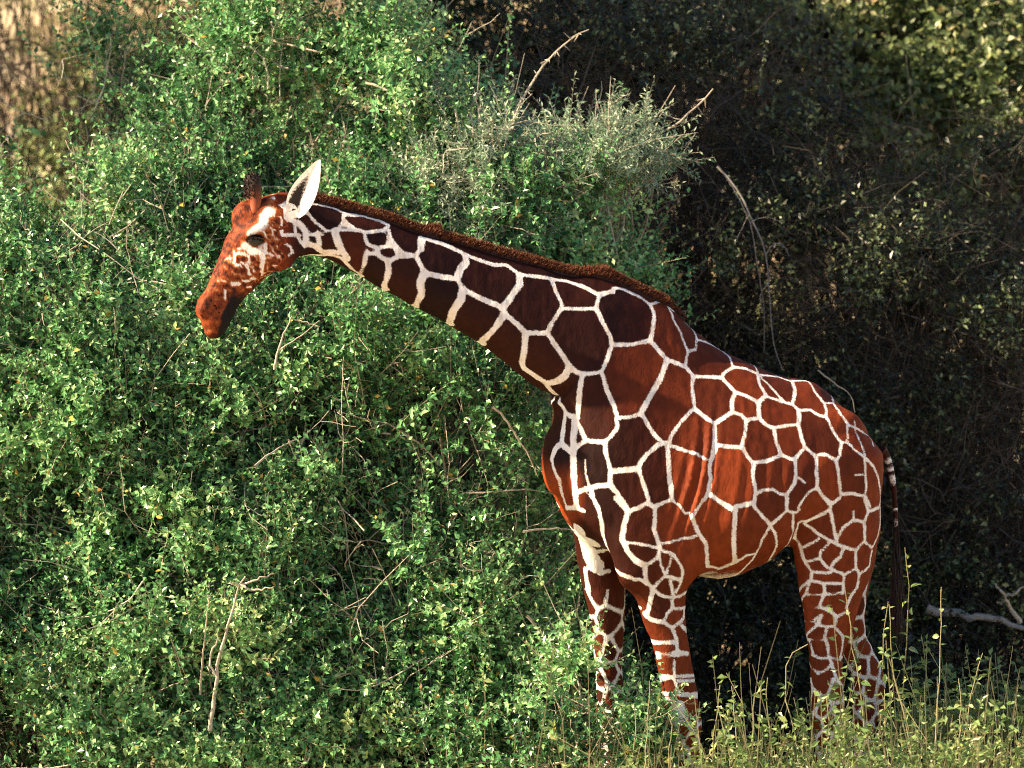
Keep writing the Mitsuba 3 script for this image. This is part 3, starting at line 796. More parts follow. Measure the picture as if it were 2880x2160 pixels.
def body_sdf(p):
    torso, neck, head, nf, ff, nh, fh = (f(p) for f in LOFTS)
    d = smin(torso, neck, 0.10)
    for leg in (nf, ff):
        d = smin(d, leg, 0.05)
    for leg in (nh, fh):
        d = smin(d, leg, 0.05)
    for s in (-1, 1):
        d = smin(d, ellipsoid((0.60, s * 0.185, 1.86), (0.13, 0.095, 0.42), p, -0.25), 0.05)      # shoulder blade
        d = smin(d, ellipsoid((0.72, s * 0.20, 1.62), (0.13, 0.09, 0.16), p), 0.08)              # elbow and upper arm
    h = head
    for s in (-1, 1):
        h = smin(h, ellipsoid((-1.205, s * 0.088, 3.085), (0.062, 0.034, 0.030), p, 0.35), 0.03)  # brow
        h = smin(h, ellipsoid((-1.10, s * 0.083, 2.985), (0.075, 0.028, 0.085), p, -0.5), 0.03)    # cheek
        h = smax(h, -ellipsoid((-1.222, s * 0.112, 3.040), (0.030, 0.020, 0.017), p, 0.2), 0.014)  # eye socket
        h = smin(h, ellipsoid((-1.438, s * 0.040, 2.742), (0.026, 0.024, 0.050), p, -0.45), 0.03)  # nostril wing
        h = smax(h, -ellipsoid((-1.440, s * 0.068, 2.752), (0.008, 0.010, 0.028), p, -0.45), 0.008)
    h = smin(h, ellipsoid((-1.255, 0, 3.155), (0.06, 0.05, 0.05), p, 0.9), 0.04)                    # bump of the forehead
    h = smin(h, ellipsoid((-1.385, 0, 2.665), (0.05, 0.045, 0.035), p, -0.6), 0.02)                 # lower lip
    mouth = ellipsoid((-1.375, 0, 2.705), (0.070, 0.10, 0.0030), p, -1.02)
    h = smax(h, -mouth, 0.006)
    d = smin(d, h, 0.045)
    side = np.clip((np.abs(p[:, 1]) - 0.12) / 0.08, 0, 1)
    ribs = np.exp(-((p[:, 0] - 1.13) / 0.22) ** 2) * np.exp(-((p[:, 2] - 1.82) / 0.24) ** 2)
    d = d + side * ribs * 0.0045 * np.sin(p[:, 0] * 78.0 - p[:, 2] * 18.0 + 3.0 * meshkit.noise(p * 4.0, 6))
    fold = np.exp(-((p[:, 0] - 0.80 - 0.25 * (p[:, 2] - 1.95)) / 0.07) ** 2) * np.exp(-((p[:, 2] - 1.95) / 0.24) ** 2)
    d = d + side * fold * 0.011 * np.sin(p[:, 0] * 105.0 - p[:, 2] * 26.0 + 4.0 * meshkit.noise(p * 3.0, 9))
    shin = np.clip((1.25 - p[:, 2]) / 0.3, 0, 1)
    d = d + shin * 0.004 * (meshkit.noise(p * [40, 40, 7.0], 12) - 0.5)
    n = meshkit.noise(p * 9.0) - 0.5
    return d + 0.006 * n + 0.003 * (meshkit.noise(p * 22.0, 3) - 0.5)


def surface_nets(f, lo, hi, cell, coarse=4):
    """Narrow-band surface nets of f over the box: (vertices, triangles)."""
    lo, hi = np.array(lo, float), np.array(hi, float)
    n = (np.ceil((hi - lo) / (cell * coarse)).astype(int)) * coarse
    m = n // coarse
    g = np.stack(np.meshgrid(*[(np.arange(k) + 0.5) * cell * coarse for k in m], indexing="ij"), -1) + lo
    c = f(g.reshape(-1, 3)).reshape(m)
    near = np.abs(c) < cell * coarse * 1.8
    grid = np.repeat(np.repeat(np.repeat(np.sign(c), coarse, 0), coarse, 1), coarse, 2).astype(np.float32)
    mask = np.repeat(np.repeat(np.repeat(near, coarse, 0), coarse, 1), coarse, 2)
    idx = np.argwhere(mask)
    grid[mask] = f(idx * cell + lo)
    s = grid < 0
    verts_sum, count = {}, {}
    cells = np.zeros(np.array(grid.shape) - 1, bool)
    acc = np.zeros(tuple(np.array(grid.shape) - 1) + (3,), np.float32)
    cnt = np.zeros(np.array(grid.shape) - 1, np.int16)
    edges = []
    for ax in range(3):
        a = [slice(None)] * 3
        b = [slice(None)] * 3
        a[ax], b[ax] = slice(0, -1), slice(1, None)
        ed = np.argwhere(s[tuple(a)] != s[tuple(b)])
        ok = np.all((ed > 0) & (ed < np.array(grid.shape) - 2), axis=1)
        ed = ed[ok]
        va = grid[ed[:, 0], ed[:, 1], ed[:, 2]]
        e2 = ed.copy()
        e2[:, ax] += 1
        vb = grid[e2[:, 0], e2[:, 1], e2[:, 2]]
        pos = ed.astype(np.float32)
        pos[:, ax] += va / (va - vb)
        o1, o2 = [(1, 2), (2, 0), (0, 1)][ax]
        quad = []
        for d1, d2 in ((0, 0), (-1, 0), (-1, -1), (0, -1)):
            q = ed.copy()
            q[:, o1] += d1
            q[:, o2] += d2
            quad.append(q)
            np.add.at(acc, (q[:, 0], q[:, 1], q[:, 2]), pos)
            np.add.at(cnt, (q[:, 0], q[:, 1], q[:, 2]), 1)
        edges.append((quad, va < 0))
    cells = cnt > 0
    ids = np.full(cells.shape, -1)
    ids[cells] = np.arange(cells.sum())
    v = acc[cells] / cnt[cells][:, None] * cell + lo
    faces = []
    for quad, flip in edges:
        q = np.stack([ids[k[:, 0], k[:, 1], k[:, 2]] for k in quad], 1)
        q = np.where(flip[:, None], q, q[:, ::-1])
        faces += [q[:, [0, 1, 2]], q[:, [0, 2, 3]]]
    return v, np.vstack(faces)


def giraffe_body():
    v, f = surface_nets(body_sdf, (-1.62, -0.62, -0.05), (2.02, 0.62, 3.42), 0.0105)
    for _ in range(2):
        e = 0.002
        g = np.stack([body_sdf(v + np.eye(3)[k] * e) - body_sdf(v - np.eye(3)[k] * e) for k in range(3)], 1)
        g /= np.linalg.norm(g, axis=1, keepdims=True) + 1e-9
        v = v - g * np.clip(body_sdf(v), -0.004, 0.004)[:, None] * 0.7
    m = trimesh.Trimesh(v, f, process=False)
    parts = m.split(only_watertight=False)
    m = max(parts, key=lambda k: len(k.faces))
    return m


# ---------------------------------------------------------------- giraffe: coat (the net of pale lines lies on the skin, in metres)
def coat_uv(mesh):
    """uv = (signed distance in metres from the pale net, positive inside a patch; tone of the patch; on the face 5 + twice the darkness of lips, eyelids, nostrils and painted mouth shadow; tone 1 brown .. 2 cream)."""
    v, nrm = np.asarray(mesh.vertices), np.asarray(mesh.vertex_normals)
    rng = np.random.default_rng(4)
    tree = cKDTree(v)
    legs = {n: Loft(r) for n, r in (("nf", NEAR_FORE_LEG), ("ff", FAR_FORE_LEG), ("nh", NEAR_HIND_LEG), ("fh", FAR_HIND_LEG))}

    def axis_at(leg, z):
        c = legs[leg].c
        return np.interp(z, c[::-1, 1], c[::-1, 0])

    pts, hw, fpts, fhw = [], [], [], []
    for line in COAT_LINES.strip().split("\n"):
        w, *q = line.split()
        facial, w = w[0] == "f", w[1:]
        q = np.array([[float(x) for x in s.split(",")] for s in q]) / 1000
        seg = np.linalg.norm(np.diff(q, axis=0), axis=1)
        t = np.concatenate([[0], np.cumsum(seg)])
        s = np.linspace(0, t[-1], max(2, int(t[-1] / 0.004)))
        p = np.stack([np.interp(s, t, q[:, k]) for k in range(3)], 1)
        p = v[tree.query(p)[1]] * 0.3 + p * 0.7
        width = np.full(len(p), float(w) / 1000) * 1.02 * (1 + 0.22 * (meshkit.noise(p * 25.0, 5) - 0.5) * 2)
        if facial:
            fpts += [p, p * [1, -1, 1]]
            fhw += [width, width]
            continue
        pts.append(p)
        hw.append(width)
        if q[:, 1].mean() < 0.0:
            m = p * [1, -1, 1]
            low = m[:, 2] < 1.45
            fore = m[:, 0] < 1.2
            dx = np.where(fore, axis_at("ff", m[:, 2]) - axis_at("nf", m[:, 2]), axis_at("fh", m[:, 2]) - axis_at("nh", m[:, 2]))
            m[:, 0] += np.where(low, dx, 0) * np.clip((1.5 - m[:, 2]) / 0.3, 0, 1)
            m = v[tree.query(m)[1]] * 0.5 + m * 0.5
            pts.append(m)
            hw.append(width)
    pts, hw = np.vstack(pts), np.concatenate(hw)
    d, i = cKDTree(pts).query(v, k=12)
    u = (d - hw[i]).min(1)
    # smaller, generated patches on the lower legs and on the legs of the far side
    z = v[:, 2]
    hind, far = v[:, 0] > 1.2, v[:, 1] > 0.0
    limit = np.where(hind, np.where(far, 1.42, 0.99), np.where(far, 1.40, 0.83))
    low = z < limit + 0.03
    sd = v[low][rng.permutation(low.sum())[:3000]]
    chosen = []
    for q in sd:
        gap = 0.052 + 0.030 * np.clip((q[2] - 0.9) / 0.5, 0, 1)
        if not chosen or np.linalg.norm((np.array(chosen) - q) * [1, 1, 0.8], axis=1).min() > gap:
            chosen.append(q)
    dv, _ = cKDTree(np.array(chosen) * [1, 1, 0.8]).query(v[low] * [1, 1, 0.8], k=2)
    net = (dv[:, 1] - dv[:, 0]) / 2 - 0.0058 - 0.002 * meshkit.noise(v[low] * 20.0, 2)
    u[low] = np.where(z[low] < limit[low], net, np.minimum(net, u[low]))
    for x, y, z, r in COAT_SPOTS:
        for s in (1, -1):
            u = np.maximum(u, r - np.linalg.norm(v - [x, y * s, z], axis=1))
    belly = (v[:, 0] > 0.55) & (v[:, 0] < 1.6) & (v[:, 2] < 1.75)
    u = np.where(belly, np.minimum(u, (nrm[:, 2] + 0.955) * 0.06), u)
    u = np.minimum(u, (v[:, 2] - 0.50) * 0.2)
    # patches as connected pieces, each with a slightly different tone
    e = mesh.edges_unique
    e = e[(u[e] > 0.001).all(1)]
    from scipy.sparse import coo_matrix
    from scipy.sparse.csgraph import connected_components
    n, lab = connected_components(coo_matrix((np.ones(len(e)), (e[:, 0], e[:, 1])), shape=(len(v), len(v))), directed=False)
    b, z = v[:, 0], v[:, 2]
    tone = 0.16 + 0.24 * np.clip((b - 0.35) / 0.45, 0, 1)  # liver neck, rust torso; neck shade and flank light also put into tone
    chest = np.clip((0.33 - b) / 0.08, 0, 1) * np.clip((2.10 - z) / 0.15, 0, 1) * (b > -0.1)  # sunlight on the chest front painted in as a brighter tone
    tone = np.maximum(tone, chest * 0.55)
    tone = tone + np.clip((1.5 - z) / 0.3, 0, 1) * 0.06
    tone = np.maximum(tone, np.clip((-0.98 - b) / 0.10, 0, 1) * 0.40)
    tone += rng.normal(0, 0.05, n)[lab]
    # the face: no net, but a red-brown ridge, creamy strokes and spots that fade into each other (tone 1 brown .. 2 cream)
    face = b < -1.10 + 0.05 * (meshkit.noise(v * 28.0, 15) - 0.5)
    fp, fw = np.vstack(fpts), np.concatenate(fhw)
    df, fi = cKDTree(fp).query(v[face], k=10)
    cream = np.clip(1.25 - 0.75 * (df / fw[fi]), 0, 1).max(1)
    dorsal = ((b + 1.19) * -0.80 + (z - 3.00) * 0.58)[face]
    ridge = np.clip((dorsal - 0.082 + 0.03 * np.clip((2.95 - z[face]) / 0.2, 0, 1)) / 0.03, 0, 1)
    vf = v[face]
    mott = meshkit.fbm(vf * 48.0, 3, 8)
    side = np.clip((z[face] - 2.74) / 0.12, 0, 1)
    brow = np.clip(1 - np.abs(dorsal - 0.075) / 0.03, 0, 1) * side
    jaw = np.clip((-0.035 - dorsal) / 0.05, 0, 1)
    base = 0.21 + 0.20 * brow - 0.22 * jaw - 0.06 * ridge + 1.9 * (mott - 0.52) * (0.35 + 0.65 * side) * (1 - 0.6 * ridge)
    cream = np.clip(np.maximum(base, cream * (1 - 0.9 * ridge) * (0.75 + 0.6 * mott)), 0, 1)
    cheek = vf[rng.permutation(len(vf))[:2500]]
    seeds = []
    for q in cheek:
        if not seeds or np.linalg.norm(np.array(seeds) - q, axis=1).min() > 0.026:
            seeds.append(q)
    dn, _ = cKDTree(np.array(seeds)).query(vf + 0.012 * (meshkit.noise(vf * 40.0, 4)[:, None] - 0.5), k=2)
    web = np.clip(1.15 - (dn[:, 1] - dn[:, 0]) / 0.0085, 0, 1) * np.clip((0.062 - dorsal) / 0.02, 0, 1) * np.clip((z[face] - 2.80) / 0.08, 0, 1)
    cream = np.maximum(cream, web * (0.45 + 0.5 * meshkit.noise(vf * 24.0, 21)))
    spot = np.zeros(face.sum())
    for x, y, zz, r in COAT_SPOTS:
        for s in (1, -1):
            spot = np.maximum(spot, np.clip((r * 1.15 - np.linalg.norm(vf - [x, y * s, zz], axis=1)) / (0.5 * r), 0, 1))
    cream = cream * (1 - 0.85 * spot)
    tone[face] = 1.0 + 0.98 * cream
    u[face] = 0.01
    loft = LOFTS[2]
    _, ii = loft.tree.query(v[:, [0, 2]])
    low = ((v[:, [0, 2]] - loft.c[ii]) * loft.nor[ii]).sum(1) / loft.hq[ii]
    along = ii / 499.0
    if np.mean(low[face & (nrm[:, 2] > 0.6)]) < 0:
        low = -low
    wob = 0.25 * (meshkit.fbm(v * 30.0, 2, 3) - 0.5)
    dark = np.clip((-0.12 + wob - low) / 0.22, 0, 1) * np.clip((along - 0.66) / 0.10, 0, 1)  # black lips together with the mouth shadow, painted into the colour
    for s in (1, -1):
        q = v - [-1.436, s * 0.066, 2.752]
        dark = np.maximum(dark, 0.8 * np.clip(1.5 - np.linalg.norm(q / [0.011, 0.02, 0.034], axis=1), 0, 1))
        q = v - [-1.221, s * 0.10, 3.040]
        dark = np.maximum(dark, np.clip(2.6 - np.linalg.norm(q / [0.026, 0.04, 0.017], axis=1) * 1.3, 0, 1))
    dark = np.where(face, dark, 0)
    u = np.where(face, 5.0 + 2.0 * dark, u)
    return np.stack([u, tone], 1)


def coat_colour(p, n, uv):
    streak = mikit.fbm(p.x * 55, p.y * 55, p.z * 16, 3)
    fine = mikit.noise(p.x * 240, p.y * 240, p.z * 60)
    ragged = (mikit.noise(p.x * 190, p.y * 190, p.z * 190) - 0.5) * 0.0050 + (fine - 0.5) * 0.0025
    t = uv.y
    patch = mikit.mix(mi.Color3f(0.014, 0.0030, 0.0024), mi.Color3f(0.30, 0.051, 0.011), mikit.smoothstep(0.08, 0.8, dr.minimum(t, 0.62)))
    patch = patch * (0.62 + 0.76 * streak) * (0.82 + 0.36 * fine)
    cream = mikit.mix(mi.Color3f(0.88, 0.82, 0.78), mi.Color3f(0.72, 0.62, 0.54), mikit.smoothstep(0.45, 0.75, streak))
    col = mikit.mix(cream, patch, mikit.smoothstep(-0.0035, 0.0035, uv.x + ragged))
    rust = mi.Color3f(0.20, 0.040, 0.011) * (0.6 + 0.8 * mikit.noise(p.x * 60, p.y * 60, p.z * 60))
    tan = mi.Color3f(0.40, 0.13, 0.042)
    f = dr.clip(t - 1.0 + (fine - 0.5) * 0.25, 0, 1)
    maroon = mi.Color3f(0.045, 0.011, 0.007)
    face = mikit.mix(mikit.mix(mikit.mix(maroon, rust, mikit.smoothstep(0.0, 0.22, f)), tan, mikit.smoothstep(0.25, 0.5, f)), cream, mikit.smoothstep(0.45, 0.78, f))
    col = mikit.mix(col, face, dr.select(t > 0.98, 1.0, 0.0))
    return mikit.mix(col, mi.Color3f(0.011, 0.008, 0.009) * (0.6 + 0.6 * streak), mikit.smoothstep(0.1, 0.9, (uv.x - 5.0) * 0.5 + (fine - 0.5) * 0.2))


def fur_height(p, n, uv):
    return mikit.noise(p.x * 260, p.y * 260, p.z * 70) * 0.7 + 1.6 * mikit.noise(p.x * 45, p.y * 45, p.z * 14)


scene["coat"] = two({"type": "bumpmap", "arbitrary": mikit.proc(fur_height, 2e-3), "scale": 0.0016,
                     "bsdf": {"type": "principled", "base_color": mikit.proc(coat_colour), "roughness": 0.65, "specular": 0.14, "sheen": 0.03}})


def tone_fur(dark, light):
    def fn(p, n, uv):
        s = mikit.fbm(p.x * 90, p.y * 90, p.z * 30, 2)
        return mikit.mix(mi.Color3f(*dark), mi.Color3f(*light), dr.clip(uv.y * (0.6 + 0.8 * s), 0, 1))
    return two({"type": "principled", "base_color": mikit.proc(fn), "roughness": 0.6, "specular": 0.3})


scene["mane_hair"] = tone_fur((0.016, 0.0045, 0.003), (0.15, 0.042, 0.014))
scene["dark_hair"] = tone_fur((0.010, 0.008, 0.008), (0.045, 0.022, 0.016))
scene["horn_fur"] = tone_fur((0.012, 0.007, 0.007), (0.28, 0.060, 0.017))
scene["ear_fur"] = two({"type": "principled", "base_color": mikit.proc(lambda p, n, uv: mikit.mix(
    mi.Color3f(0.86, 0.80, 0.74), mi.Color3f(0.020, 0.014, 0.012), mikit.smoothstep(0.20, 0.50, uv.x + (mikit.noise(p.x * 150, p.y * 150, p.z * 150) - 0.5) * 0.25))),
    "roughness": 0.65, "specular": 0.2, "sheen": 0.3})
scene["eye_wet"] = {"type": "principled", "base_color": rgb(0.012, 0.008, 0.006), "roughness": 0.05, "specular": 0.5}
scene["hoof_horn"] = two({"type": "principled", "base_color": rgb(0.035, 0.028, 0.024), "roughness": 0.5})


# ---------------------------------------------------------------- giraffe: assembling
def tube_mesh(path, radius, sides=10, closed=True):
    p = np.asarray(path, float)
    radius = np.broadcast_to(radius, (len(p),))
    t = np.gradient(p, axis=0)
    t /= np.linalg.norm(t, axis=1, keepdims=True)
    ref = np.where(np.abs(t[:, 2:3]) < 0.92, [[0, 0, 1.0]], [[1.0, 0, 0]])
    if len(np.unique(ref[:, 0])) > 1:
        ref = np.repeat([[0.3, 1.0, 0.2]], len(p), 0)
    a = np.cross(t, ref)
    a /= np.linalg.norm(a, axis=1, keepdims=True)
    b = np.cross(t, a)
    ang = np.arange(sides) * 2 * np.pi / sides
    v = p[:, None] + radius[:, None, None] * (np.cos(ang)[None, :, None] * a[:, None] + np.sin(ang)[None, :, None] * b[:, None])
    i, j = np.meshgrid(np.arange(len(p) - 1), np.arange(sides), indexing="ij")
    q = np.stack([i * sides + j, i * sides + (j + 1) % sides, (i + 1) * sides + (j + 1) % sides, (i + 1) * sides + j], -1).reshape(-1, 4)
    f = np.vstack([q[:, [0, 1, 2]], q[:, [0, 2, 3]]])
    v = v.reshape(-1, 3)
    if closed:
        n = len(v)
        v = np.vstack([v, p[:1], p[-1:]])
        k = np.arange(sides)
        f = np.vstack([f, np.stack([np.full(sides, n), (k + 1) % sides, k], 1),
                       np.stack([np.full(sides, n + 1), n - sides + k, n - sides + (k + 1) % sides], 1)])
    return v, f


def blades(root, direction, length, width, rng, bend=0.25):
    """Flat tapering hairs, two segments each: (vertices, triangles, uv with v running from root to tip)."""
    n = len(root)
    d = direction / np.linalg.norm(direction, axis=1, keepdims=True)
    side = np.cross(d, rng.normal(size=(n, 3)))
    side /= np.linalg.norm(side, axis=1, keepdims=True)
    off = np.cross(d, side) * (rng.normal(0, bend, n) * length)[:, None]
    w = (side * np.reshape(width, (-1, 1))) * 0.5
    m = root + d * (length * 0.55)[:, None] + off * 0.3
    tip = root + d * length[:, None] + off
    v = np.stack([root - w, root + w, m - w * 0.8, m + w * 0.8, tip], 1).reshape(-1, 3)
    b = np.arange(n)[:, None] * 5
    f = np.concatenate([b + [0, 1, 3], b + [0, 3, 2], b + [2, 3, 4]], 0)
    tone = rng.uniform(0, 1, n)
    uv = np.stack([np.repeat(tone, 5), np.tile([0.0, 0.0, 0.5, 0.5, 1.0], n)], 1)
    return v, f, uv


def build_giraffe():
    rng = np.random.default_rng(11)
    body = giraffe_body()
    g = thing("giraffe", "reticulated giraffe standing sideways with its neck stretched low to the left", "giraffe")
    v = np.asarray(body.vertices)
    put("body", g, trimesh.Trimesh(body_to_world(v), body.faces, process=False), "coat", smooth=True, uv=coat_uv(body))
    # mane: the crest of the neck, then hairs standing on it
    bs = np.linspace(-0.985, 0.83, 130)
    mid = v[np.abs(v[:, 1]) < 0.03]
    top = np.array([mid[np.abs(mid[:, 0] - b) < 0.02][:, 2].max() for b in bs])
    top = np.convolve(np.pad(top, 4, mode="edge"), np.ones(9) / 9, "valid")
    crest = np.stack([bs, bs * 0, top], 1)
    tg = np.gradient(crest, axis=0)
    tg /= np.linalg.norm(tg, axis=1, keepdims=True)
    up = np.stack([-tg[:, 2], tg[:, 1], tg[:, 0]], 1)
    env = np.clip((bs + 1.0) / 0.05, 0.3, 1) * np.clip((0.86 - bs) / 0.14, 0.15, 1)
    env = env * (1 + 0.5 * np.exp(-((bs + 0.385) / 0.028) ** 2) + 0.35 * np.exp(-((bs - 0.42) / 0.05) ** 2))
    ridge_v, ridge_f = [], []
    prof = np.array([[-0.034, -0.030], [-0.028, 0.004], [-0.016, 0.024], [0, 0.031], [0.016, 0.024], [0.028, 0.004], [0.034, -0.030]])
    for i in range(len(bs)):
        for y, h in prof:
            ridge_v.append(crest[i] + up[i] * h * (0.8 * env[i] if h > 0 else 1) + [0, y * (0.6 + 0.4 * env[i]), 0])
    k = len(prof)
    for i in range(len(bs) - 1):
        for j in range(k - 1):
            a = i * k + j
            ridge_f += [[a, a + 1, a + k + 1], [a, a + k + 1, a + k]]
    ridge_v = np.array(ridge_v)
    ridge_f = np.array(ridge_f)
    n = 15000
    t = rng.uniform(0, len(bs) - 1.001, n)
    i, fr = t.astype(int), (t % 1)[:, None]
    lat = rng.uniform(-1, 1, n)
    root = crest[i] * (1 - fr) + crest[i + 1] * fr + up[i] * (0.027 * (1 - lat ** 2) * env[i] - 0.012)[:, None]
    root[:, 1] += lat * 0.032
    dirn = up[i] * (1 - 0.25 * np.abs(lat))[:, None] + tg[i] * rng.normal(0.30, 0.18, n)[:, None]
    dirn[:, 1] += lat * 0.55 + rng.normal(0, 0.12, n)
    length = rng.uniform(0.016, 0.032, n) * env[i]
    hv, hf, huv = blades(root, dirn, length, rng.uniform(0.003, 0.006, n), rng)
    ruv = np.stack([np.full(len(ridge_v), 0.5), np.tile([0.0, 0.05, 0.2, 0.3, 0.2, 0.05, 0.0], len(bs))], 1)
    mane = trimesh.Trimesh(body_to_world(np.vstack([ridge_v, hv])), np.vstack([ridge_f, hf + len(ridge_v)]), process=False)
    put("mane", g, mane, "mane_hair", uv=np.vstack([ruv, huv]), label="short upright reddish brown mane along the top of the neck")
    for s in (-1, 1):
        # horn with a dark hairy tip
        base, tip = np.array([-1.226, s * 0.036, 3.085]), np.array([-1.214, s * 0.056, 3.338])
        tt = np.linspace(0, 1, 14)
        path = base + (tip - base) * tt[:, None] + np.array([0.012, 0, 0]) * np.sin(tt * np.pi)[:, None]
        rad = np.array([0.036, 0.035, 0.035, 0.034, 0.031, 0.028, 0.0255, 0.0245, 0.0245, 0.025, 0.0255, 0.0255, 0.0225, 0.014])
        hv, hf = tube_mesh(path, rad, 14)
        uvv = np.concatenate([np.repeat(np.clip((0.80 - tt) * 2.4, 0, 1), 14), [1.0, 0.0]])
        horn = put("horn", g, trimesh.Trimesh(body_to_world(hv), hf, process=False), "horn_fur", smooth=True, uv=np.stack([uvv * 0, uvv], 1))
        m = 420
        ang, hh = rng.uniform(0, 2 * np.pi, m), rng.uniform(0.55, 1.0, m)
        rr = np.interp(hh, tt, rad)
        root = base + (tip - base) * hh[:, None] + np.stack([np.cos(ang) * rr, np.sin(ang) * rr, 0 * rr], 1) * 0.9
        dirn = np.stack([np.cos(ang) * 0.45, np.sin(ang) * 0.45, np.full(m, 0.9)], 1) + rng.normal(0, 0.15, (m, 3))
        tv, tf, tuv = blades(root, dirn, rng.uniform(0.008, 0.018, m), np.full(m, 0.005), rng)
        put("tuft", horn, trimesh.Trimesh(body_to_world(tv), tf, process=False), "dark_hair", uv=tuv)
        # ear: a cupped leaf of skin, open to the front and outside
        eb = np.array([-1.030, s * 0.080, 3.150])
        et = np.array([-0.938, s * 0.165, 3.402]) if s < 0 else np.array([-0.86, s * 0.26, 3.19])
        ax = et - eb
        ln = np.linalg.norm(ax)
        ax /= ln
        face = np.array([-0.66, s * 0.74, 0.05]) if s < 0 else np.array([-0.55, s * 0.45, 0.6])
        face -= ax * (face @ ax)
        face /= np.linalg.norm(face)
        across = np.cross(ax, face)
        nu, nv_ = 18, 15
        ev, euv = [], []
        for layer in (0, 1):
            for a in np.linspace(0, 1, nu):
                w = 0.072 * (np.sin(np.pi * min(1, a ** 0.8 * 0.93 + 0.07)) ** 0.75) + 0.004
                if a < 0.25:
                    w = max(w, 0.030)
                for c in np.linspace(-1, 1, nv_):
                    ang = c * (1.25 - 0.45 * a)
                    cup = w * (1 - np.cos(ang)) * 0.95
                    q = eb + ax * (a * ln) + across * (w * np.sin(ang)) + face * (cup - (0.006 if layer else 0.0)) - face * 0.018 * np.sin(a * np.pi)
                    ev.append(q)
                    inner = (1 - abs(c + 0.48) * 1.9) * (1 - a * 1.1) * 1.25 if not layer else 0.0
                    euv.append([max(0, inner), a])
        ev = np.array(ev)
        ef = []
        for layer in (0, 1):
            o = layer * nu * nv_
            for i0 in range(nu - 1):
                for j0 in range(nv_ - 1):
                    a0 = o + i0 * nv_ + j0
                    q = [[a0, a0 + 1, a0 + nv_ + 1], [a0, a0 + nv_ + 1, a0 + nv_]]
                    ef += q if layer else [x[::-1] for x in q]
        put("ear", g, trimesh.Trimesh(body_to_world(ev), ef, process=False), "ear_fur", smooth=True, uv=np.array(euv),
            label="white ear with a dark hollow, held up" if s < 0 else "ear on the far side, laid back")
        # eye with its lashes
        ball = trimesh.creation.icosphere(3, 0.030)
        ball.apply_scale([1.15, 0.75, 0.80])
        ball.apply_translation([-1.221, s * 0.0985, 3.036])
        eye = put("eye", g, trimesh.Trimesh(body_to_world(ball.vertices), ball.faces, process=False), "eye_wet", smooth=True)
        m = 90
        a = rng.uniform(-0.2, 1.15, m) * np.pi * 0.8
        root = np.array([-1.221, s * 0.112, 3.040]) + np.stack([np.cos(a) * 0.027, np.full(m, s * 0.004), np.sin(a) * 0.012], 1)
        dirn = np.stack([np.cos(a) * 0.5 - 0.3, np.full(m, s * 0.9), -0.25 - 0 * a], 1) + rng.normal(0, 0.1, (m, 3))
        lv, lf, luv = blades(root, dirn, rng.uniform(0.016, 0.026, m), np.full(m, 0.0028), rng)
        put("eyelash", eye, trimesh.Trimesh(body_to_world(lv), lf, process=False), "dark_hair", uv=luv)
    # tail with a long dark tuft
    tail = np.array([[1.775, 0, 2.06], [1.815, 0, 2.01], [1.838, -0.005, 1.90], [1.848, -0.01, 1.76], [1.852, -0.015, 1.60], [1.853, -0.02, 1.50]])
    s = np.linspace(0, 1, 40)
    path = PchipInterpolator(np.linspace(0, 1, len(tail)), tail, axis=0)(s)
    tv, tf = tube_mesh(path, np.interp(s, [0, 0.15, 0.5, 1], [0.034, 0.018, 0.011, 0.008]), 10)
    tuv = np.concatenate([np.repeat(0.006 * np.sin(s * 40 + 3 * np.sin(s * 23)) + 0.005 * np.sin(s * 17) + 0.0045, 10), [0.01, 0.01]])
    tl = put("tail", g, trimesh.Trimesh(body_to_world(tv), tf, process=False), "coat", smooth=True, uv=np.stack([tuv, np.full(len(tuv), 0.2)], 1))
    m = 700
    h = rng.uniform(0.66, 1, m)
    root = PchipInterpolator(np.linspace(0, 1, len(tail)), tail, axis=0)(h) + rng.normal(0, 0.005, (m, 3))
    dirn = np.stack([rng.normal(-0.01, 0.045, m), rng.normal(0, 0.045, m), np.full(m, -1.0)], 1)
    tv, tf, tuv = blades(root, dirn, rng.uniform(0.16, 0.42, m), np.full(m, 0.004), rng, 0.05)
    put("tuft", tl, trimesh.Trimesh(body_to_world(tv), tf, process=False), "dark_hair", uv=tuv)
    # hooves
    for rows in (NEAR_FORE_LEG, FAR_FORE_LEG, NEAR_HIND_LEG, FAR_HIND_LEG):
        bx, bz, by, hq, hy, _ = rows[-1]
        toes = []
        for s in (-1, 1):
            c = [(-0.085, 0.0), (0.05, 0.0), (0.045, 0.075), (-0.03, 0.095)]
            pts = np.array([[bx + x, by + s * (0.004 + k * 0.044) * (1 - zz * 3), zz] for x, zz in c for k in (0, 1)])
            toes.append(trimesh.convex.convex_hull(pts))
        hoof = trimesh.util.concatenate(toes)
        put("hoof", g, trimesh.Trimesh(body_to_world(hoof.vertices), hoof.faces, process=False), "hoof_horn")
    return g


build_giraffe()


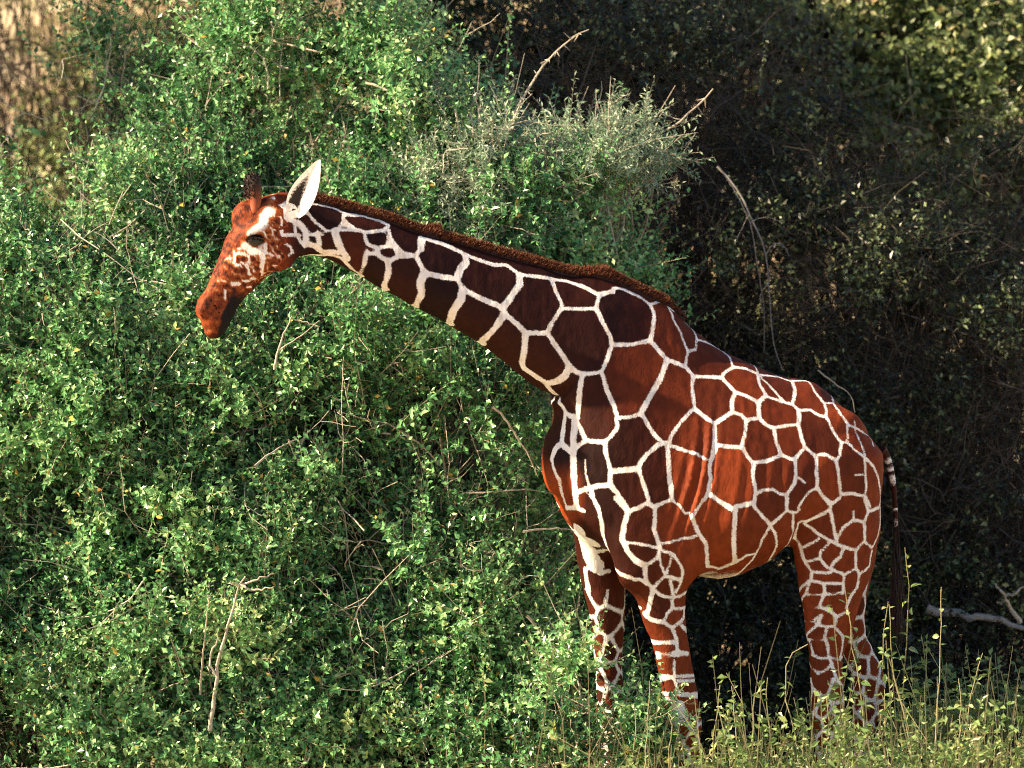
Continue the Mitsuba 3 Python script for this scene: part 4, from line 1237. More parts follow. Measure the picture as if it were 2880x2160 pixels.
# ---------------------------------------------------------------- the green bush on the left and behind the neck
def build_bushes():
    R = np.random.default_rng
    shrub("green_shrub", "dense green shrub filling the lower left corner beneath the drooping muzzle", "shrub",
          [(-2.15, 0.9, 0.85, 1.05, 0.85, 1.0), (-1.35, 0.75, 0.65, 0.8, 0.7, 0.85), (-3.1, 1.2, 1.1, 0.9, 0.9, 1.2)], 8200, R(1), seed=1, tone=(0.51, 0.14))
    shrub("green_shrub", "bright green leafy shrub at the left edge level with the giraffe's muzzle", "shrub",
          [(-2.25, 1.25, 2.25, 0.95, 0.8, 0.95), (-1.75, 1.0, 1.85, 0.7, 0.7, 0.7), (-3.1, 1.5, 2.2, 0.8, 0.8, 0.9)], 7600, R(2), seed=2, tone=(0.48, 0.14))
    shrub("green_shrub", "tall green shrub beneath the middle of the giraffe's neck", "shrub",
          [(-0.85, 1.05, 1.85, 0.85, 0.7, 1.0), (-0.75, 0.85, 1.0, 0.75, 0.65, 0.9), (-0.35, 0.95, 2.05, 0.5, 0.5, 0.6)], 8000, R(3), seed=3, tone=(0.46, 0.14))
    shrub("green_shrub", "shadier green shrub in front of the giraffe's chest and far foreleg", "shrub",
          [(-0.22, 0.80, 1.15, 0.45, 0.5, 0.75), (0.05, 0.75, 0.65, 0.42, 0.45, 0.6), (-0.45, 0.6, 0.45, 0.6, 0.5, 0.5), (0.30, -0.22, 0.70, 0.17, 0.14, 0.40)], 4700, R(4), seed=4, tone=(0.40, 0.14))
    shrub("green_shrub", "tallest green shrub rising behind the giraffe's head to the top of the picture", "shrub",
          [(-0.95, 2.2, 3.35, 0.70, 0.7, 0.95), (-1.35, 2.0, 2.75, 0.75, 0.7, 0.75), (-0.55, 2.0, 3.0, 0.7, 0.6, 0.7)], 7000, R(5), seed=5, tone=(0.46, 0.14))
    shrub("green_shrub", "green shrub just above the arch of the giraffe's neck", "shrub",
          [(-0.10, 1.9, 3.05, 0.55, 0.5, 0.55), (0.10, 2.0, 2.6, 0.50, 0.5, 0.5), (-0.55, 2.2, 3.2, 0.45, 0.4, 0.45)], 3800, R(6), seed=6, tone=(0.42, 0.14))
    shrub("grey_shrub", "grey green wispy shrub with thread-like leaves above the giraffe's withers", "shrub",
          [(-0.20, 1.70, 3.42, 0.34, 0.3, 0.24), (0.16, 1.75, 3.44, 0.42, 0.26, 0.15), (-0.22, 1.6, 3.08, 0.2, 0.22, 0.28), (0.5, 1.8, 3.52, 0.2, 0.2, 0.09)], 1500, R(7), "grey_leaf", "pale_bark", seed=7,
          tone=(0.62, 0.2), ratio=0.26, ln=(0.10, 0.26), count=17, twig_count=30, hole=0.42, clump_r=(0.06, 0.14), per_clump=30, shoots=46, shoot_len=(0.25, 0.5))
    shrub("green_shrub", "loose open shrub with single leafy shoots at the upper left above the other shrubs", "shrub",
          [(-2.05, 2.7, 3.45, 0.6, 0.5, 0.55), (-1.65, 2.8, 3.95, 0.45, 0.5, 0.5), (-2.6, 2.6, 3.0, 0.5, 0.5, 0.45)], 1100, R(9), seed=9, tone=(0.38, 0.16), hole=0.50, shoots=90, per_clump=18, twig_count=90)
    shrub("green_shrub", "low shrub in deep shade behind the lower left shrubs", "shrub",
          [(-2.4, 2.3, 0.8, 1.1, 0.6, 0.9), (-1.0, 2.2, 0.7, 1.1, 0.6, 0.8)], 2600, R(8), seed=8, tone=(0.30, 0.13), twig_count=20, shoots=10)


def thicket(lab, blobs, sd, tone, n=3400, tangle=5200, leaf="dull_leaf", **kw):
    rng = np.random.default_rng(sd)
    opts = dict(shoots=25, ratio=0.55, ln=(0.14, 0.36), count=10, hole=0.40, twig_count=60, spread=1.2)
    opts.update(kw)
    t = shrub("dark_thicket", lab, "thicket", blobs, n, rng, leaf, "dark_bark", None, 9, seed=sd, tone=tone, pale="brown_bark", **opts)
    p, d = blob_points(blobs, tangle, rng, 0.35, 1.05, 0.34, seed=sd + 40)
    di = unit(d * 0.5 + rng.normal(0, 0.8, d.shape))
    ln = rng.uniform(0.12, 0.5, (len(p), 1))
    P = Pile()
    P.add(*rods(curve(p, p + di * ln, rng.normal(0, 0.10, p.shape) * ln, 4, rng, 0.05), rng.uniform(0.0015, 0.0042, len(p)), 0.0010, rng.beta(0.8, 2.6, len(p)), 3))
    (m, uv) = P.mesh()
    put("twig_tangle", t, m, "brown_bark", uv=uv, kind="stuff")
    return t


def build_thicket():
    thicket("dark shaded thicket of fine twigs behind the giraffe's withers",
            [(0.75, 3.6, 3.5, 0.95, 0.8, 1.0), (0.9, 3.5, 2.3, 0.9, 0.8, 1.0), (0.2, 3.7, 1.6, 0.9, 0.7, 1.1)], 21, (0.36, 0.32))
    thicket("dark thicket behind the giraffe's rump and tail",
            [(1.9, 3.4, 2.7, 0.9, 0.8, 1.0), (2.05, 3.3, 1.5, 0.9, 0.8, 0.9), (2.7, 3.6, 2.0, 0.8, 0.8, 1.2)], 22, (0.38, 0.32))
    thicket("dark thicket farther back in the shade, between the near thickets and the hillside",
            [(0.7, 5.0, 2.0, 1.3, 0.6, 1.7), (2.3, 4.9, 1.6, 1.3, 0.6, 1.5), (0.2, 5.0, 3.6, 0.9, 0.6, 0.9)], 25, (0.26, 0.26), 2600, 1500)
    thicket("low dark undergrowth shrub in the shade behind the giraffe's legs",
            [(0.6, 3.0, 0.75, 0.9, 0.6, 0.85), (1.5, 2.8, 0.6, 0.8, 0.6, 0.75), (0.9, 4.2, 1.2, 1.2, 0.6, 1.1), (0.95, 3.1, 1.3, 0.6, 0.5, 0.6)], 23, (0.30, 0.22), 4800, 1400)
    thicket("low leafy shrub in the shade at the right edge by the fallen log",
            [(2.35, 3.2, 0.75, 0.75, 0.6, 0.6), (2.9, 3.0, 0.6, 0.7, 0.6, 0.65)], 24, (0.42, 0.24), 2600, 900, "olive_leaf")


# ---------------------------------------------------------------- farther bushes: olive ones on the right, dry ones on the hillside
def olive(lab, blobs, sd, n, tone, leaf="olive_leaf", name="olive_bush", **kw):
    opts = dict(leaf=leaf, wood="dark_bark", pale="dark_bark", seed=sd, tone=tone, ratio=0.6, ln=(0.2, 0.45), count=11, hole=0.50, twig_count=30, twig_len=(0.5, 1.3))
    opts.update(kw)
    lo = opts.pop("leaf_size", (0.045, 0.085))
    opts.setdefault("shoots", 0)
    opts.setdefault("clump_r", (0.12, 0.30))
    opts.setdefault("per_clump", 24)
    return shrub(name, lab, "bush", blobs, n, np.random.default_rng(sd), layers=((opts.pop("layers_lo", 0.72), 1.06, 1.0),), **{**opts, "leaf_len": lo})


def build_far():
    olive("olive green bush at the right edge beside the giraffe's rump", [(2.75, 5.2, 3.3, 0.75, 0.7, 0.9), (2.55, 5.0, 2.3, 0.6, 0.6, 0.55), (1.9, 5.4, 3.9, 0.6, 0.6, 0.6)], 31, 2000, (0.46, 0.2))
    olive("olive bush in the top right corner", [(2.5, 7.0, 4.7, 1.0, 0.8, 0.8), (3.3, 6.8, 4.2, 0.8, 0.8, 1.0), (1.6, 6.6, 4.4, 0.9, 0.7, 0.9), (2.4, 6.6, 3.4, 0.9, 0.6, 0.8)], 32, 2000, (0.20, 0.20))
    olive("brownish bush at the top between the tall green shrub and the dark thicket", [(0.25, 5.5, 4.5, 0.9, 0.7, 0.7), (1.2, 6.0, 4.9, 0.9, 0.7, 0.6)], 33, 2200, (0.50, 0.22), "dull_leaf")
    olive("open twiggy bush with olive leaves at the top left before the pale soil", [(-2.75, 7.6, 3.2, 0.7, 0.6, 0.6), (-3.3, 7.8, 4.7, 0.6, 0.6, 0.35)], 34, 520, (0.72, 0.2), name="dry_bush", hole=0.50, twig_count=90, stems=8, layers_lo=0.3)
    olive("open twiggy bush with olive leaves left of the tall green shrub", [(-2.1, 8.2, 4.0, 0.85, 0.6, 0.8), (-1.6, 8.0, 4.9, 0.8, 0.6, 0.5), (-2.7, 8.6, 5.0, 0.8, 0.6, 0.5)], 35, 850, (0.70, 0.2), name="dry_bush", hole=0.48, twig_count=90, stems=8, layers_lo=0.3)
    spots = [(-2.0, 9.5, 1.5, 1.2), (-0.6, 10.0, 1.4, 1.1), (-1.4, 13.0, 1.6, 1.2), (0.8, 12.5, 1.6, 1.3), (2.4, 12.0, 1.6, 1.4), (3.6, 10.0, 1.5, 1.3),
             (-2.6, 16.0, 1.5, 1.1), (1.9, 17.0, 1.8, 1.4), (4.2, 16.0, 1.8, 1.4), (-0.3, 18.0, 1.8, 1.4)]
    labs = ["nearest dry olive bush on the hillside at the upper left", "dry bush on the hillside behind the tall green shrub", "dry bush higher up the hillside near the top left", "dry hillside bush behind the dark thicket", "dry hillside bush behind the top of the thicket on the right",
            "dry hillside bush at the right edge", "small dry bush highest on the slope at the upper left",
            "dry bush high on the slope towards the right", "farthest dry bush high on the slope at the right", "dry bush high on the slope behind the middle"]
    for i, ((x, y, r, h), lab) in enumerate(zip(spots, labs)):
        z = float(land_height(x, y))
        olive(lab, [(x, y, z + h * 0.75, r * 0.75, 0.8, h * 0.62), (x + 0.5, y + 0.3, z + h * 0.5, r * 0.6, 0.7, h * 0.5)], 50 + i, 620, (0.60, 0.2), "olive_leaf", "dry_bush", leaf_size=(0.045, 0.075), count=8,
              stems=5, twig_count=26, hole=0.44)


# ---------------------------------------------------------------- unseen umbrella tree, added so that its crown shades the thicket
def build_shade_tree():
    rng = np.random.default_rng(77)
    t = thing("added_shade_tree", "tall unseen thorn tree added to shade the thicket, its flat crown spreading above the picture", "tree")
    foot = np.array([-0.3, 5.9, -0.1])
    fork = np.array([-0.7, 5.5, 4.9])
    trunk = rods(curve(foot[None], fork[None], np.array([[0.12, 0, 0]]), 10, rng, 0.015), [0.17], [0.11], np.array([0.5]), 12)
    put("trunk", t, trunk[:2], "dark_bark", smooth=True, uv=trunk[2])
    C, W = Pile(), Pile()
    blobs = []
    for i in range(30):
        x, y = rng.uniform(-5.8, -1.4), rng.uniform(2.5, 4.8)
        z = 5.8 + 0.12 * rng.normal() + 0.25 * math.cos((x + 3.0) * 0.35)
        blobs.append((x, y, z, rng.uniform(0.6, 0.95), rng.uniform(0.5, 0.9), rng.uniform(0.25, 0.40)))
    for b in blobs:
        limb = rods(curve(fork[None], np.array([b[:3]]) - [[0, 0, 0.15]], np.array([[0, 0, -0.35]]), 10, rng, 0.02), [0.045], [0.012], np.array([0.5]), 6)
        put("limb", t, limb[:2], "dark_bark", smooth=True, uv=limb[2])
    p, d = blob_points(blobs, 11000, rng, 0.2, 1.0, 0.34, seed=77)
    lv, tv = sprays(p, d, rng, ln=(0.2, 0.4), count=10, leaf=(0.045, 0.075), ratio=0.55, tone=(0.45, 0.15))
    C.add(*lv)
    W.add(*tv)
    (m, uv) = C.mesh()
    put("crown", t, m, "olive_leaf", uv=uv, kind="stuff")
    (m, uv) = W.mesh()
    put("branchlets", t, m, "dark_bark", uv=uv, kind="stuff")


build_bushes()
build_thicket()
build_far()
build_shade_tree()
BRANCHES = [
    ('dead_branch', 'pale dead branch with a fan of bare prongs standing in the lower left shrub', 0.011, 'pale', 0, [(-1.40, -0.12, 0.77), (-1.37, -0.12, 1.00), (-1.34, -0.12, 1.18), (-1.30, -0.12, 1.29), (-1.26, -0.12, 1.43), (-1.23, -0.12, 1.49)], [[(-1.25, -0.12, 1.45), (-1.18, -0.12, 1.43), (-1.10, -0.12, 1.44)], [(-1.24, -0.12, 1.46), (-1.17, -0.12, 1.48), (-1.10, -0.12, 1.50)], [(-1.25, -0.12, 1.43), (-1.29, -0.12, 1.46), (-1.30, -0.12, 1.47)], [(-1.38, -0.12, 1.03), (-1.40, -0.12, 1.11), (-1.36, -0.12, 1.20), (-1.36, -0.12, 1.25)]]),
    ('dead_branch', 'thin upright white twig just left of the dead branch with prongs', 0.006, 'pale', 0, [(-1.45, -0.10, 0.93), (-1.43, -0.10, 1.16), (-1.41, -0.10, 1.29), (-1.40, -0.10, 1.41)], []),
    ('bare_branch', "long pale arching twig left of the giraffe's chest", 0.006, 'pale', 0, [(-0.09, 0.10, 2.27), (-0.03, 0.10, 2.21), (0.02, 0.10, 2.13), (0.08, 0.10, 2.03), (0.12, 0.10, 1.94)], []),
    ('bare_branch', "pale horizontal twig touching the giraffe's breast", 0.005, 'pale', 0, [(0.05, -0.35, 1.71), (0.15, -0.35, 1.72), (0.24, -0.35, 1.72), (0.29, -0.35, 1.70)], []),
    ('bare_branch', 'slanting pale stalk beside the far foreleg', 0.007, 'pale', 0, [(0.07, 0.05, 1.30), (0.15, 0.05, 1.20), (0.23, 0.05, 1.09), (0.33, 0.05, 0.95)], []),
    ('thorny_branch', "long thorny pale branch reaching to the right above the giraffe's neck", 0.0095, 'pale', 1, [(0.21, 1.80, 3.47), (0.42, 1.80, 3.53), (0.58, 1.80, 3.55), (0.71, 1.80, 3.58), (0.81, 1.80, 3.63), (0.90, 1.80, 3.70), (1.00, 1.80, 3.81)], []),
    ('bare_branch', 'straight pale twig pointing up right from the grey green shrub at the top', 0.008, 'pale', 1, [(-0.07, 1.70, 3.54), (0.03, 1.70, 3.72), (0.11, 1.70, 3.85), (0.17, 1.70, 3.94), (0.24, 1.70, 4.01), (0.30, 1.70, 4.06), (0.38, 1.70, 4.10)], []),
    ('bare_branch', "pale twig leaning left at the top above the giraffe's mane", 0.007, 'pale', 0, [(-0.67, 1.90, 4.04), (-0.62, 1.90, 4.13), (-0.58, 1.90, 4.21), (-0.54, 1.90, 4.29)], []),
    ('bare_branch', 'crooked pale twig in the green shrub above the nape', 0.007, 'pale', 0, [(-0.72, 1.50, 3.83), (-0.63, 1.50, 3.80), (-0.56, 1.50, 3.75), (-0.51, 1.50, 3.68)], []),
    ('hanging_vine', "grey white dead vine hanging down behind the giraffe's back", 0.0048, 'grey', 0, [(1.05, 2.50, 3.44), (1.16, 2.50, 3.31), (1.23, 2.50, 3.16), (1.29, 2.50, 3.02), (1.31, 2.50, 2.85), (1.32, 2.50, 2.69), (1.33, 2.50, 2.55), (1.38, 2.50, 2.40)], [[(1.29, 2.50, 3.02), (1.36, 2.50, 3.05), (1.41, 2.50, 2.98)], [(1.31, 2.50, 2.85), (1.27, 2.50, 2.78), (1.28, 2.50, 2.69)], [(1.23, 2.50, 3.16), (1.18, 2.50, 3.13), (1.14, 2.50, 3.04)]]),
    ('hanging_vine', "second thinner grey vine beside the one hanging behind the giraffe's back", 0.0035, 'grey', 0, [(1.05, 2.50, 3.44), (1.16, 2.50, 3.27), (1.22, 2.50, 3.13), (1.25, 2.50, 2.95), (1.29, 2.50, 2.66), (1.29, 2.50, 2.49)], [[(1.22, 2.50, 3.13), (1.29, 2.50, 3.18), (1.38, 2.50, 3.15)]]),
    ('bare_branch', "thin grey bent twig lying behind the giraffe's croup", 0.005, 'grey', 0, [(1.49, 1.30, 2.42), (1.58, 1.30, 2.35), (1.65, 1.30, 2.30), (1.68, 1.30, 2.21)], []),
    ('bare_branch', "crossed pale twigs in a gap of the shrub below the giraffe's neck", 0.006, 'pale', 0, [(-1.20, 0.20, 1.99), (-1.11, 0.20, 2.06), (-1.01, 0.20, 2.11)], [[(-1.08, 0.20, 2.18), (-1.05, 0.20, 2.11), (-1.01, 0.20, 2.01), (-0.96, 0.20, 1.97)]]),
    ('bare_branch', "forked pale twig beneath the giraffe's throat", 0.007, 'pale', 0, [(-1.11, 0.20, 2.44), (-1.09, 0.20, 2.54), (-1.06, 0.20, 2.62), (-1.03, 0.20, 2.69)], [[(-1.08, 0.20, 2.53), (-1.00, 0.20, 2.59), (-0.90, 0.20, 2.67)], [(-1.04, 0.20, 2.67), (-0.96, 0.20, 2.66), (-0.90, 0.20, 2.64)]]),
    ('fallen_trunk', 'pale fallen trunk lying in the shade at the right edge', 0.026, 'grey', 0, [(2.12, 2.50, 1.18), (2.25, 2.50, 1.15), (2.40, 2.50, 1.13), (2.54, 2.50, 1.10), (2.76, 2.50, 1.06)], []),
    ('dead_branch', 'pink grey forked dead branch above the fallen trunk', 0.014, 'pale', 0, [(2.58, 2.30, 1.12), (2.53, 2.30, 1.20), (2.50, 2.30, 1.25), (2.45, 2.30, 1.32)], [[(2.50, 2.30, 1.25), (2.58, 2.30, 1.29), (2.67, 2.30, 1.32)], [(2.51, 2.30, 1.24), (2.48, 2.30, 1.22), (2.46, 2.30, 1.23)]]),
    ('bare_branch', 'dark bare branch crossing the bushes in the top right corner', 0.022, 'dark', 0, [(1.98, 6.00, 3.98), (2.11, 6.00, 4.12), (2.23, 6.00, 4.29), (2.37, 6.00, 4.53)], [[(2.13, 6.00, 4.14), (2.25, 6.00, 4.17), (2.41, 6.00, 4.12)]]),
    ('bare_branch', 'dark bare branch across the olive bush at the right edge', 0.02, 'dark', 0, [(2.19, 4.60, 3.30), (2.38, 4.60, 3.25), (2.58, 4.60, 3.15), (2.77, 4.60, 3.01), (2.89, 4.60, 2.95)], [[(2.38, 4.60, 3.25), (2.50, 4.60, 3.34), (2.64, 4.60, 3.42)]]),
    ('bare_branch', 'dark crooked branch in the gap left of the tall green shrub at the upper left', 0.013, 'dark', 0, [(-1.68, 3.20, 3.66), (-1.65, 3.20, 3.75), (-1.64, 3.20, 3.82), (-1.71, 3.20, 3.97), (-1.84, 3.20, 4.10)], [[(-1.65, 3.20, 3.79), (-1.58, 3.20, 3.76), (-1.56, 3.20, 3.70)], [(-1.71, 3.20, 3.97), (-1.64, 3.20, 4.05), (-1.49, 3.20, 4.06)]]),
    ('bare_branch', 'dark slanting branches before the pale soil at the top left', 0.014, 'dark', 0, [(-3.07, 6.00, 4.17), (-2.86, 6.00, 4.08), (-2.72, 6.00, 3.98), (-2.58, 6.00, 3.86), (-2.41, 6.00, 3.80)], [[(-2.86, 6.00, 4.08), (-2.70, 6.00, 4.12), (-2.50, 6.00, 4.08)], [(-2.72, 6.00, 3.98), (-2.78, 6.00, 3.90), (-2.80, 6.00, 3.80)], [(-3.03, 6.00, 4.29), (-2.82, 6.00, 4.25), (-2.62, 6.00, 4.14), (-2.46, 6.00, 4.00)]]),
]
WEEDS = [
    ('tall yellow green weed standing before the near hind leg', [(1.60, -0.75, 0.63), (1.57, -0.75, 0.98), (1.53, -0.75, 1.24), (1.51, -0.75, 1.40), (1.50, -0.75, 1.47)], 11, 0.045, 0.62),
    ('weed with a thin stem curving up beside the tail', [(1.82, -0.60, 0.62), (1.78, -0.60, 0.89), (1.73, -0.60, 1.07), (1.72, -0.60, 1.20), (1.71, -0.60, 1.39)], 9, 0.045, 0.7),
    ('slim weed with a pale straight stalk right of the tail', [(1.94, -0.30, 0.59), (1.95, -0.30, 0.88), (1.97, -0.30, 1.13), (1.97, -0.30, 1.45)], 7, 0.035, 0.8),
    ('curved pale stalk bowing towards the near hind leg', [(1.30, -0.80, 0.63), (1.27, -0.80, 0.83), (1.23, -0.80, 1.00), (1.23, -0.80, 1.11), (1.27, -0.80, 1.19), (1.33, -0.80, 1.22)], 8, 0.03, 0.55),
    ('hooked weed top bent to the right between the legs', [(1.08, -0.70, 0.63), (1.09, -0.70, 0.83), (1.09, -0.70, 0.94), (1.11, -0.70, 1.00), (1.15, -0.70, 1.01)], 6, 0.026, 0.7),
    ('thin bare weed stalk between the legs with a drooping tip', [(1.17, -0.80, 0.63), (1.16, -0.80, 0.83), (1.14, -0.80, 0.99), (1.15, -0.80, 1.07)], 3, 0.022, 0.85),
    ('leafy weed with pale green tips just right of the near foreleg', [(0.91, -0.70, 0.63), (0.91, -0.70, 0.79), (0.93, -0.70, 0.93), (0.94, -0.70, 1.03)], 10, 0.045, 0.55),
    ('bushy headed weed with drooping leaves right of the near foreleg', [(1.03, -0.50, 0.61), (1.02, -0.50, 0.77), (1.01, -0.50, 0.91), (1.00, -0.50, 1.01)], 12, 0.042, 0.5),
    ('slender notched weed left of the near foreleg', [(0.60, -0.70, 0.63), (0.61, -0.70, 0.79), (0.62, -0.70, 0.93), (0.62, -0.70, 1.05)], 8, 0.028, 0.4),
    ('small hooked weed left of the near foreleg', [(0.54, -0.60, 0.62), (0.56, -0.60, 0.81), (0.56, -0.60, 0.91), (0.54, -0.60, 0.95), (0.52, -0.60, 0.92)], 5, 0.026, 0.6),
    ('broad leaved weed with upright tips right of the tail', [(2.04, -0.30, 0.59), (2.05, -0.30, 0.75), (2.06, -0.30, 0.90), (2.05, -0.30, 1.03)], 12, 0.055, 0.45),
    ('weed leaning right with few leaves at its tip near the right edge', [(2.06, -0.20, 0.58), (2.10, -0.20, 0.86), (2.14, -0.20, 1.04), (2.17, -0.20, 1.14)], 5, 0.04, 0.75),
    ('light green leafy weed at the right edge of the weed patch', [(2.20, -0.50, 0.57), (2.20, -0.50, 0.70), (2.21, -0.50, 0.82), (2.20, -0.50, 0.91)], 12, 0.05, 0.35),
    ('tall weed with broad green leaves close behind the tail', [(1.85, 0.75, 0.49), (1.88, 0.75, 0.97), (1.90, 0.75, 1.31), (1.88, 0.75, 1.58)], 14, 0.055, 0.5),
    ('lower weed with broad leaves beneath the tail tuft', [(1.74, 0.60, 0.51), (1.76, 0.60, 0.89), (1.77, 0.60, 1.18), (1.79, 0.60, 1.33)], 10, 0.05, 0.55),
    ("pale yellowish weed before the near foreleg's knee", [(0.71, -0.90, 0.63), (0.70, -0.90, 0.74), (0.72, -0.90, 0.83), (0.70, -0.90, 0.91)], 9, 0.038, 0.4),
    ('yellowing weed in front of the hind hocks', [(1.42, -0.90, 0.63), (1.41, -0.90, 0.75), (1.42, -0.90, 0.87), (1.41, -0.90, 0.99)], 11, 0.04, 0.4),
    ('leafy weed at the foot of the far hind leg', [(1.71, -0.60, 0.60), (1.70, -0.60, 0.76), (1.69, -0.60, 0.91), (1.69, -0.60, 1.00)], 11, 0.042, 0.4),
]


# ---------------------------------------------------------------- bare branches that stand out, and the weeds in front
scene["grey_bark"] = bark((0.13, 0.12, 0.11), (0.40, 0.37, 0.35))


def smooth_path(pts, k, rng, wob):
    p = np.array(pts, float)
    t = np.concatenate([[0], np.cumsum(np.linalg.norm(np.diff(p, axis=0), axis=1))])
    s = np.linspace(0, t[-1], k)
    q = PchipInterpolator(t, p, axis=0)(s)
    n = rng.normal(0, wob, (k, 3)) * [1, 2.5, 1]
    n[0] = n[-1] = 0
    return q + n


def build_branches():
    rng = np.random.default_rng(90)
    for name, lab, r, wood, thorny, main, sides in BRANCHES:
        t = thing(name, lab, "trunk" if "trunk" in name else "vine" if "vine" in name else "branch")
        depth = np.linspace(-0.5, 0.5, len(main))[:, None] * [0, rng.uniform(-0.3, 0.3), 0]
        path = smooth_path(np.array(main) + depth, 16, rng, r * (0.12 if r > 0.03 else 0.25))
        k = rods(path[None], [r], [r * 0.35], np.array([0.6]), 7)
        put("stem" if "trunk" not in name else "log", t, k[:2], wood + "_bark", smooth=True, uv=k[2])
        for s in sides:
            near = path[np.argmin(np.linalg.norm(path[:, [0, 2]] - np.array(s[0])[[0, 2]], axis=1))]
            q = np.array(s)
            q[0] = near
            q[1:, 1] = near[1] + np.cumsum(rng.normal(0, 0.04, len(q) - 1))
            sp = smooth_path(q, 10, rng, r * 0.3)
            k = rods(sp[None], [r * 0.6], [r * 0.22], np.array([0.7]), 6)
            put("prong", t, k[:2], wood + "_bark", smooth=True, uv=k[2])
        if thorny:
            i = rng.integers(2, 15, 22)
            d = unit(rng.normal(size=(22, 3)) + [0, -0.2, -0.3])
            k = rods(curve(path[i], path[i] + d * rng.uniform(0.03, 0.07, (22, 1)), d * 0, 3, rng, 0), 0.0032, 0.0008, np.full(22, 0.9), 4)
            put("thorns", t, k[:2], "pale_bark", uv=k[2], kind="stuff")


def broad_leaf(base, axis, nor, length, width, curl):
    """One ovate leaf: five rows of three points, folded along its rib and curling down."""
    axis, nor = unit(axis), unit(nor - axis * (nor @ axis))
    side = np.cross(axis, nor)
    v, uv = [], []
    for a, w in ((0, 0.05), (0.18, 0.85), (0.42, 1.0), (0.72, 0.66), (1.0, 0.02)):
        for c in (-1, 0, 1):
            v.append(base + axis * (a * length * (1 - 0.25 * curl * a)) - nor * (curl * length * a * a * 0.6) + side * (c * w * width / 2) + nor * (abs(c) * w * width * 0.16))
            uv.append([0, a])
    f = [[r * 3 + c, r * 3 + c + 1, r * 3 + c + 4] for r in range(4) for c in range(2)] + [[r * 3 + c, r * 3 + c + 4, r * 3 + c + 3] for r in range(4) for c in range(2)]
    return np.array(v), np.array(f), np.array(uv)


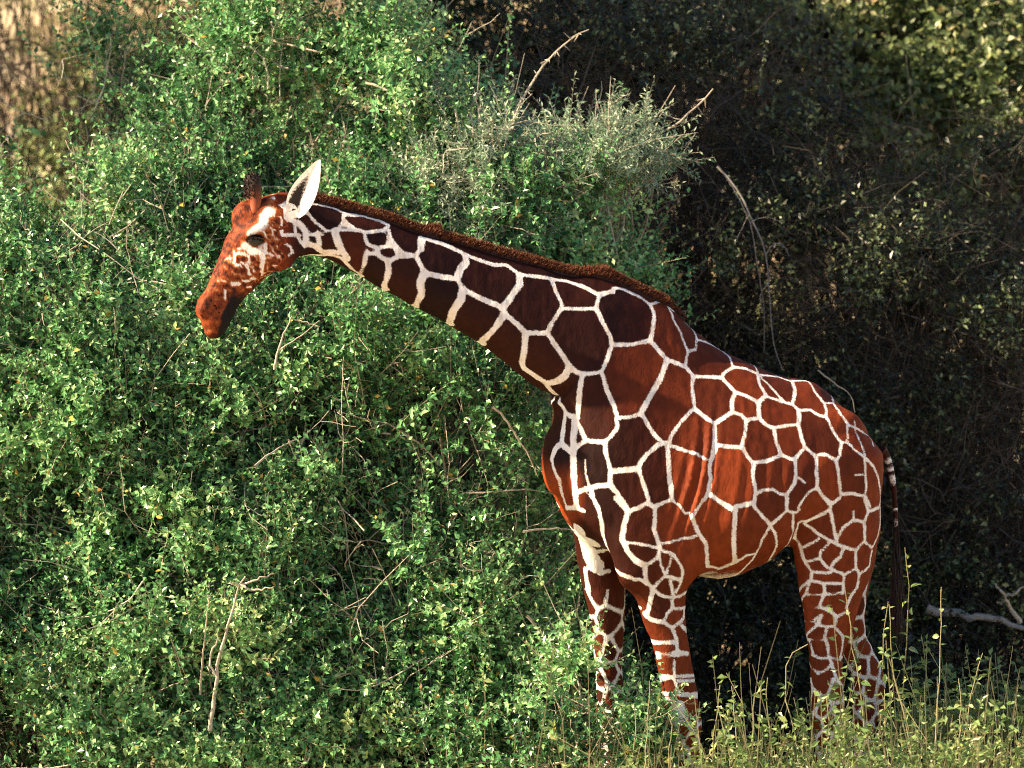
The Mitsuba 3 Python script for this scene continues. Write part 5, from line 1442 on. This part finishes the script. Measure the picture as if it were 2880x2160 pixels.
def build_weeds():
    rng = np.random.default_rng(91)
    for lab, pts, n, size, first in WEEDS:
        t = thing("weed", lab, "weed")
        p = np.array(pts)
        p = np.vstack([[p[0, 0] + rng.normal(0, 0.03), p[0, 1], 0.0], p])
        path = smooth_path(p, 18, rng, 0.003)
        k = rods(path[None], [0.0052], [0.0020], np.array([rng.uniform(0.2, 0.9)]), 6)
        put("stem", t, k[:2], "green_stem", smooth=True, uv=k[2])
        for j in range(n):
            h = first + (1 - first) * (j + 0.5) / n
            i = min(int(h * 17), 16)
            b = path[i] + (path[i + 1] - path[i]) * (h * 17 - i)
            ang = j * 2.5 + rng.normal(0, 0.5)
            ax = np.array([math.cos(ang), math.sin(ang) * 0.9, rng.normal(0.15, 0.45)])
            s = size * rng.uniform(0.75, 1.25) * (1.1 - 0.35 * (j / n))
            v, f, uv = broad_leaf(b + unit(ax) * s * 0.15, ax, np.array([0, -0.25, 1.0]) + rng.normal(0, 0.35, 3), s, s * rng.uniform(0.5, 0.75), rng.uniform(0.1, 0.9))
            uv[:, 0] = np.clip(rng.normal(0.5, 0.2), 0, 1)
            put("leaf", t, (v, f), "weed_leaf", smooth=True, uv=uv)
    # the mass of low weeds nobody could count
    L, W = Pile(), Pile()
    n = 2300
    x, y = rng.uniform(-0.35, 3.3, n), rng.uniform(-1.5, 0.9, n)
    keep = (x > 0.05 + 0.25 * rng.normal(size=n) * 0.4) | (y > 0)
    keep &= meshkit.fbm(np.stack([x * 2.6, y * 2.6, x * 0], 1), 2, 31) > 0.53
    x, y = x[keep], y[keep]
    n = len(x)
    tall = 0.50 + 0.24 * meshkit.fbm(np.stack([x * 1.6, y * 1.6, x * 0], 1), 3, 4) + rng.gamma(1.2, 0.11, n) + 0.24 * np.clip(x - 1.5, 0, 1.2)
    tall = tall - 0.06 * np.clip(1.2 - x, 0, 1)
    root = np.stack([x, y, land_height(x, y)], 1)
    tip = root + np.stack([rng.normal(0, 0.09, n), rng.normal(0, 0.07, n), tall], 1)
    bow = rng.normal(0, 0.05, (n, 3))
    path = curve(root, tip, bow, 6, rng, 0.012)
    W.add(*rods(path, 0.0042, 0.0016, rng.uniform(0, 1, n), 3))
    c = 17
    s = 0.40 + 0.60 * np.sqrt(rng.uniform(0, 1, (n, c)))
    base = root[:, None] * (1 - s[..., None]) + tip[:, None] * s[..., None] + bow[:, None] * (4 * s * (1 - s))[..., None]
    ax = rng.normal(size=(n, c, 3)) * [1, 1, 0.6] + [0, 0, 0.25]
    ln = rng.uniform(0.026, 0.062, (n, c)) * (1.15 - 0.35 * s)
    tone = np.clip(0.41 + 0.5 * (meshkit.fbm(np.stack([x * 1.3, y * 1.3, x * 0], 1), 2, 9) - 0.5)[:, None] + rng.normal(0, 0.16, (n, c)) + rng.normal(0, 0.13, (n, 1)), 0, 1)
    L.add(*leaves(base.reshape(-1, 3), ax.reshape(-1, 3), ln.ravel(), (ln * rng.uniform(0.4, 0.65, (n, c))).ravel(), tone.ravel(), rng, 0.2, 0.3))
    # dry stalks
    m = 700
    x, y = rng.uniform(0.0, 3.2, m), rng.uniform(-1.5, 0.6, m)
    ok = meshkit.fbm(np.stack([x * 2.2, y * 2.2, x * 0], 1), 2, 51) > 0.45
    x, y = x[ok], y[ok]
    m = len(x)
    root = np.stack([x, y, x * 0], 1)
    tip = root + np.stack([rng.normal(0, 0.12, m), rng.normal(0, 0.1, m), 0.50 + rng.gamma(2.0, 0.12, m)], 1)
    W.add(*rods(curve(root, tip, rng.normal(0, 0.05, (m, 3)), 5, rng, 0.02), 0.0030, 0.0012, rng.uniform(0.4, 1, m), 3))
    t = key_for("weed_patch")
    note(t, "mass of low yellow green weeds and dry stalks around the giraffe's legs", "weeds", kind="stuff")
    (mm, uv) = L.mesh()
    put("foliage", t, mm, "weed_leaf", uv=uv, kind="stuff")
    (mm, uv) = W.mesh()
    put("stalks", t, mm, "green_stem", uv=uv, kind="stuff")


build_branches()
build_weeds()
